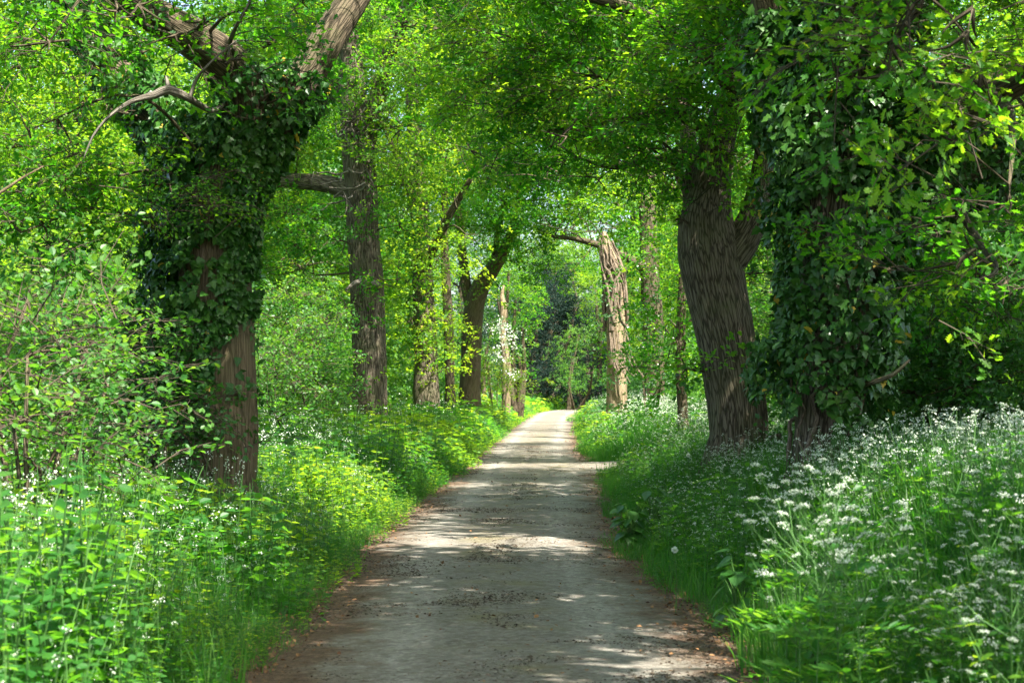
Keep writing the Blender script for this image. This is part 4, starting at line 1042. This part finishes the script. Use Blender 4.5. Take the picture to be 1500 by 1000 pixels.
def nettle(seed, h=.6, lod=0, shape=OVATE, ls=.09, n=12):
    r = np.random.default_rng(seed); t = Tm()
    top = np.array([r.normal() * .08, r.normal() * .08, h])
    t.add(*ribbon([np.zeros(3), top * .5, top], [.0035, .003, .002]), 2, .5)
    n = n if lod == 0 else n * 2 // 3
    for k in range(n):
        u = .2 + .8 * (k // 2) / (n / 2); a = (k // 2) * 1.57 + (k % 2) * 3.14 + r.normal() * .2
        fw = np.array([math.cos(a), math.sin(a), r.uniform(-.3, .35)])
        t.leaf(shape if lod < 2 else DIAM, top * min(u, 1), fw, np.array([0, 0, 1.]) + r.normal(size=3) * .3, ls * (1.2 - u * .5) * r.uniform(.8, 1.2) * (1.3 if lod else 1), 0, r.random())
    return t.out()


LOD = [(0, 12), (12, 32), (32, 75), (75, 125)]
GT = [[grass_tuft(11, .62, 200 + s, .0045) for s in range(5)], [grass_tuft(9, .62, 210 + s, .006) for s in range(5)], [grass_tuft(8, .55, 220 + s, .012, .12, 2) for s in range(4)], [grass_tuft(8, .55, 230 + s, .025, .25, 2) for s in range(4)]]
CP = [[parsley(300 + s, .95, 0) for s in range(5)], [parsley(310 + s, .95, 1) for s in range(5)], [parsley(320 + s, .95, 2) for s in range(4)], [parsley(330 + s, .95, 2, 5) for s in range(3)]]
GM = [[mustard(400 + s, .78, 0) for s in range(5)], [mustard(410 + s, .78, 1) for s in range(5)], [mustard(420 + s, .78, 2) for s in range(4)], [mustard(430 + s, .78, 2) for s in range(3)]]
NT = [[nettle(500 + s, .6, 0, OVATE, .052, 20) for s in range(6)], [nettle(510 + s, .6, 1, OVATE, .062, 18) for s in range(5)], [nettle(520 + s, .6, 2, DIAM, .13) for s in range(4)], [nettle(530 + s, .6, 2, DIAM, .2) for s in range(3)]]


def verge_points(side, y0, y1, dens, dmax=5.5, dmin=.0):
    """points on a verge inside the view, measured outward from the lane's edge"""
    n = int(dens * (y1 - y0) * dmax)
    y = y0 + rng.random(n) * (y1 - y0); off = dmin + rng.random(n) * (dmax - dmin)
    wob = .55 * (noise2(y, np.zeros_like(y) + side * 9., 2.6, 71) - .58) + .22 * (noise2(y, np.zeros_like(y) + side * 5., .8, 72) - .5)   # the verge bulges over the rim and draws back
    x = rc(y) + side * (hw(y) + .12 + off + wob * (1 - sstep(.4, 1.4, off)))
    k = (np.abs(x) < .30 * y + .5)
    if side > 0: k &= (spur(x, y) < .4)
    return x[k], y[k], off[k]


def plant(acc, T, x, y, hs, rnd, lean=.16, z0=0):
    n = len(x); z = gz(x, y) - .02
    hs = hs * np.where(x > rc(y), np.interp(y, [9, 13, 16.5, 20, 26, 34], [1.05, .9, .84, .64, .72, .9]), np.interp(y, [9, 15, 24, 32], [1, .88, .9, 1.05]))
    pos = np.stack([x, y, z], 1)
    a = rng.uniform(0, 6.28, n); up = np.array([0, 0, 1.]) + rng.normal(size=(n, 3)) * lean
    fw = np.stack([np.cos(a), np.sin(a), np.zeros(n)], 1)
    up /= np.linalg.norm(up, axis=1, keepdims=True); rgt = np.cross(fw, up); rgt /= np.linalg.norm(rgt, axis=1, keepdims=True); f2 = np.cross(up, rgt)
    rot = np.stack([rgt, f2, up], -1); w = rng.integers(0, len(T), n)
    for q in range(len(T)):
        s = w == q; acc.scatter(T[q], pos[s], rot[s], hs[s], rnd[s])


grass, cow, herb, herby = Acc(), Acc(), Acc(), Acc()
dens_g, dens_c, dens_m, dens_n = (95, 75, 34, 9), (17, 13, 7, 2), (44, 32, 13, 3.5), (52, 46, 24, 8)
for side in (-1, 1):
    for li, (y0, y1) in enumerate(LOD):
        y0 = max(y0, 4.6)
        x, y, o = verge_points(side, y0, y1, dens_g[li], 6)
        hs = (.45 + .75 * sstep(0, 1.6, o)) * rng.uniform(.7, 1.25, len(x)) * np.where(side > 0, 1.15, .85)
        hs *= np.where(noise2(x, y, .8, 31) > .35, 1, .6)
        plant(grass, GT[li], x, y, hs, np.clip(.45 + .5 * (noise2(x, y, 1.5, 32) - .5) + rng.normal(size=len(x)) * .15, 0, 1), .22)
        x, y, o = verge_points(side, y0, y1, dens_c[li], 6, .25)
        k = noise2(x, y, 1.4, 33) + (.14 if side > 0 else -.32) > .42
        x, y, o = x[k], y[k], o[k]
        hs = (.45 + .6 * sstep(0, 1.3, o)) * rng.uniform(.75, 1.15, len(x)) * (1.0 if side > 0 else .72)
        plant(cow, CP[li], x, y, hs, np.clip(rng.normal(size=len(x)) * .15 + .5, 0, 1), .12)
        x, y, o = verge_points(side, y0, y1, dens_m[li], 6, .2)
        k = noise2(x, y, 1.2, 34) + (-.10 if side > 0 else np.interp(y, [10, 18, 30], [.18, .05, -.06])) > .45
        if side > 0: k |= (o > 1.2) & (rng.random(len(x)) < .75)
        x, y, o = x[k], y[k], o[k]
        hs = (.45 + .6 * sstep(0, 1.3, o)) * rng.uniform(.75, 1.2, len(x)) * (1.12 if side > 0 else 1.08)
        plant(cow if False else herb, GM[li], x, y, hs, np.clip(rng.normal(size=len(x)) * .15 + .5, 0, 1), .1)
        x, y, o = verge_points(side, y0, y1, dens_n[li], 3.2, (-.1, -.14, -.2, -.25)[li])
        k = noise2(x, y, 1.1, 35) + (-.05 if side > 0 else .1) > .42
        x, y, o = x[k], y[k], o[k]
        hs = (.45 + .75 * sstep(-.05, .6, o)) * rng.uniform(.7, 1.2, len(x)) * (.45 + 1.1 * noise2(x, y, 2.2, 51)) * (1.15 if side < 0 else .95)
        br = noise2(x, y, 2.0, 36) > (.56 if side > 0 else .50)
        for a, s in ((herb, ~br), (herby, br)):
            plant(a, NT[li], x[s], y[s], hs[s], np.clip(rng.normal(size=s.sum()) * .2 + .5, 0, 1), .15)
# short turf that creeps onto the lane's rim
for side in (-1, 1):
    n = 2600; y = 7 + rng.random(n) ** 1.5 * 50; o = rng.random(n) ** .7 * .55 - .12
    o = o + .25 * (noise2(y, y * 0, .7, 41 + side) - .5); x = rc(y) + side * (hw(y) + .12 + o)
    k = (np.abs(x) < .30 * y) & (spur(x, y) < .3) & (noise2(x, y, .5, 44) > .3)
    plant(grass, GT[1], x[k], y[k], rng.uniform(.14, .38, k.sum()), np.clip(rng.normal(size=k.sum()) * .2 + .5, 0, 1), .4)
tag(grass.build('grass', [M_GRASS]), 'long green grass growing through both verges', 'grass', kind='stuff')
tag(cow.build('cow_parsley_cover', [M_HERB, M_WHITE, M_STEM]), 'mass of white-flowered cow parsley covering the verges', 'wildflowers', kind='stuff')
tag(herb.build('undergrowth', [M_HERB, M_WHITE, M_STEM]), 'leafy garlic mustard and nettle cover of the verges', 'undergrowth', kind='stuff')
tag(herby.build('bright_undergrowth', [M_HERBY, M_WHITE, M_STEM]), 'yellow-green leafy herbs edging the lane', 'undergrowth', kind='stuff')

# ------------------------------------------------------------------ plants one can single out
def plant_thing(name, T, x, y, label, cat, sc=1., group=None, rz=None, mats=None, flower=True):
    """leaves and stem are the thing, its flower heads are a part"""
    v, f, m, r_ = T
    mats = mats or [M_HERB, M_WHITE, M_STEM]
    KEEP.append(T); key = id(T)
    if key not in PROT:
        a = Acc(); k = m != 1; a.add(v, f[k], np.where(m[k] == 2, 1, 0), r_)
        b = Acc(); b.add(v, f[~k], 0, r_) if (~k).any() else None
        o = a.build(name, [mats[0], mats[2]]); 
        if b.n: b.build('blossoms', [mats[1]], o)
        PROT[key] = o
    else:
        o = copy_tree(PROT[key])
    o.location = (x, y, float(gz(x, y)) - .02); o.rotation_euler = (0, 0, rng.uniform(0, 6.28) if rz is None else rz); o.scale = (sc,) * 3
    return tag(o, label, cat, group)


PROT = {}; KEEP = []
CPN = [parsley(700 + s, 1.0, 0, 10) for s in range(5)]
i = 0
for px, py, D in [(1165, 690, 9.0), (1190, 680, 9.3), (1215, 672, 9.0), (1238, 690, 8.6), (1200, 720, 8.4), (1170, 740, 8.2), (1230, 735, 8.2), (1260, 760, 7.8), (1150, 720, 9.0), (1190, 760, 8.0)]:
    p = P(px, py, D); h = p[2] - float(gz(p[0], p[1]))
    plant_thing('cow_parsley', CPN[i % 5], p[0], p[1], 'sunlit cow parsley in the bright white patch of the right verge', 'cow parsley', max(.5, h), 'sunlit cow parsley on the right verge'); i += 1
for k in range(34):
    D = rng.uniform(5.6, 9.5); px = rng.uniform(1280, 1490); x = (px - CX) / F * D
    if x < rc(D) + hw(D) + .45: continue
    plant_thing('cow_parsley', CPN[i % 5], x, D, 'shaded cow parsley in the crowded near corner of the right verge', 'cow parsley', rng.uniform(.55, .95), 'near cow parsley at the right edge'); i += 1
GMN = [mustard(800 + s, .8, 0) for s in range(4)]
for k in range(60):
    D = rng.uniform(6, 14); px = rng.uniform(15, 380); x = (px - CX) / F * D
    if x > rc(D) - hw(D) - .25: continue
    plant_thing('garlic_mustard', GMN[k % 4], x, D, 'garlic mustard with a small white flower head in the near left verge', 'garlic mustard', rng.uniform(.75, 1.05), 'near garlic mustard on the left verge')


def big_leaves(n, size, h, seed, shape=HEART, m=0):
    r = np.random.default_rng(seed); t = Tm()
    for k in range(n):
        a = k * 2.4 + r.normal() * .2; z = h * r.uniform(.25, 1); b = np.array([math.cos(a), math.sin(a), 0]); q = b * r.uniform(.08, .22) * (size / .2) + np.array([0, 0, z])
        t.add(*ribbon([np.zeros(3), q * np.array([.4, .4, .7]), q], [.006, .005, .003]), 2, .5)
        t.leaf(shape, q, b + np.array([0, 0, r.uniform(-.9, -.1)]), np.array([0, 0, 1.]) + b * .3 + r.normal(size=3) * .2, size * r.uniform(.7, 1.15), m, r.random())
    return t.out()


DK = [M_DOCK, M_WHITE, M_STEM]
def bigplant(px, py, D, T, label, name, cat, sc=1.):
    p = P(px, py, D); plant_thing(name, T, p[0], p[1], label, cat, sc, mats=DK)
bigplant(1082, 790, 12.4, big_leaves(36, .13, .62, 1), 'tall burdock with broad dark drooping leaves in the right verge', 'burdock', 'burdock')
bigplant(925, 800, 18.5, big_leaves(46, .13, .5, 2), 'clump of broad dark leaves spilling onto the right rim of the lane', 'butterbur', 'butterbur', 1.05)
bigplant(880, 805, 18.7, big_leaves(6, .09, .10, 3), 'small low leaves on the lane beside the broad dark clump', 'lane_weed', 'weed')
bigplant(955, 770, 19.8, big_leaves(40, .12, .55, 5), 'second clump of broad leaves just behind the one spilling on the lane', 'butterbur', 'butterbur', 1.05)
tt = grass_tuft(38, .55, 900, .006, .08, 4, .5)
for (px, py, D, lb, s) in ((315, 980, 9.6, 'bright upright grass tuft leaning beside the lane at the near left', 1.0), (1110, 960, 10.8, 'rounded dark grass tussock overhanging the right rim of the lane', 1.0), (1150, 930, 10.6, 'second grass tussock just behind the rounded one on the right', 1.1)):
    p = P(px, py, D); x = p[0]
    plant_thing('grass_tuft', tt, x, D, lb, 'grass tuft', s, mats=[M_GRASS, M_WHITE, M_STEM])
PROT2 = None
def dandelion(px, py, D, label, sc=1.):
    p = P(px, py, D); z0 = float(gz(p[0], p[1])); h = max(.2, p[2] - z0); r = np.random.default_rng(1); t = Tm()
    t.add(*ribbon([np.zeros(3), [.02, 0, h * .5], [0, 0, h]], [.003, .003, .0025]), 2, .5)
    for k in range(90):
        q = rvec(1, r)[0]; t.leaf(DIAM, np.array([0, 0, h]), q, rvec(1, r)[0], .028, 1, r.random())
    plant_thing('dandelion_clock', t.out(), p[0], p[1], label, 'dandelion')
dandelion(988, 800, 13.5, 'white dandelion clock in the right verge near the burdock')
dandelion(1008, 664, 22.5, 'white dandelion clock in front of the leaning oak')

# dark crumbled soil by the lane, bare twig at the left edge
a = Acc(); n = 260
pos = np.stack([rng.normal(1.86, .12, n), rng.normal(10.6, .35, n), np.zeros(n)], 1); pos[:, 2] = np.maximum(gz(pos[:, 0], pos[:, 1]), .0) + .03 + rng.random(n) * .06
ico = (np.array([[1, 0, 0], [-1, 0, 0], [0, 1, 0], [0, -1, 0], [0, 0, 1], [0, 0, -1.]]), np.array([[0, 2, 4], [2, 1, 4], [1, 3, 4], [3, 0, 4], [2, 0, 5], [1, 2, 5], [3, 1, 5], [0, 3, 5]]))
a.scatter((ico[0] * np.array([1, .7, .6]), ico[1], np.zeros(8, int), np.full(6, .5)), pos, rotm(rvec(n), rvec(n)), rng.uniform(.012, .05, n), rng.random(n))
tag(a.build('soil_clods', [plain_mat('dark soil', G(.018, .013, .009), G(.06, .045, .03), .9)]), 'crumbled dark soil beside the near right rim of the lane', 'soil', kind='stuff')
a = Acc(); q, rr = px_path([(-40, 300, 12, .012), (0, 281, 12, .012), (28, 262, 12, .010), (62, 243, 12, .005)]); tube(a, q, rr, 6, .05, lump=.3)
q, rr = px_path([(-60, 310, 12, .014), (-90, 340, 12.2, .016), (-150, 500, 12.6, .02), (-170, 690, 12.8, .03)]); tube(a, np.vstack([P(-40, 300, 12), q]), [.012] + rr, 6, .1)
o = a.build('bare_stem', [M_PALE], smooth=True, bco=True); tag(o, 'bare pale dead stem poking in over the hazel at the left edge', 'dead stem')

# ------------------------------------------------------------------ light, sky, camera
w = bpy.data.worlds.new('World'); scene.world = w; w.use_nodes = True
nt = w.node_tree; nt.nodes.clear()
sky = nt.nodes.new('ShaderNodeTexSky'); sky.sky_type = 'NISHITA'; sky.sun_disc = False
sky.sun_elevation = SUN_EL; sky.sun_rotation = SUN_AZ; sky.air_density = .8; sky.dust_density = 3.0; sky.ozone_density = .3
bg = nt.nodes.new('ShaderNodeBackground'); bg.inputs[1].default_value = .13
ow = nt.nodes.new('ShaderNodeOutputWorld'); nt.links.new(sky.outputs[0], bg.inputs[0]); nt.links.new(bg.outputs[0], ow.inputs[0])
ld = bpy.data.lights.new('sun', 'SUN'); ld.energy = 4.6; ld.angle = math.radians(.53); ld.color = (1, .95, .86)
lo = bpy.data.objects.new('sun', ld); COL.objects.link(lo)
from mathutils import Vector
lo.rotation_euler = Vector(SUN).to_track_quat('Z', 'Y').to_euler(); lo.location = (10, 10, 40)
cam = bpy.data.cameras.new('camera'); co = bpy.data.objects.new('camera', cam); COL.objects.link(co); scene.camera = co
cam.sensor_width = 36; cam.lens = F / 1500 * 36; cam.clip_end = 3000; cam.clip_start = .1
co.location = (0, 0, H); co.rotation_euler = (math.radians(90) + math.atan((HY - 500) / F), 0, 0)
cam.dof.use_dof = True; cam.dof.focus_distance = 23; cam.dof.aperture_fstop = 5.0
scene.view_settings.view_transform = 'Standard'; scene.view_settings.look = 'None'
scene.view_settings.exposure = 2.2; scene.view_settings.gamma = 1
cy = scene.cycles
cy.max_bounces = 7; cy.diffuse_bounces = 5; cy.glossy_bounces = 2; cy.transmission_bounces = 5; cy.transparent_max_bounces = 4
cy.use_denoising = True; cy.caustics_reflective = False; cy.caustics_refractive = False
cy.sample_clamp_indirect = 6
import sys
print('TRIS', sum(len(m.polygons) for m in bpy.data.meshes))
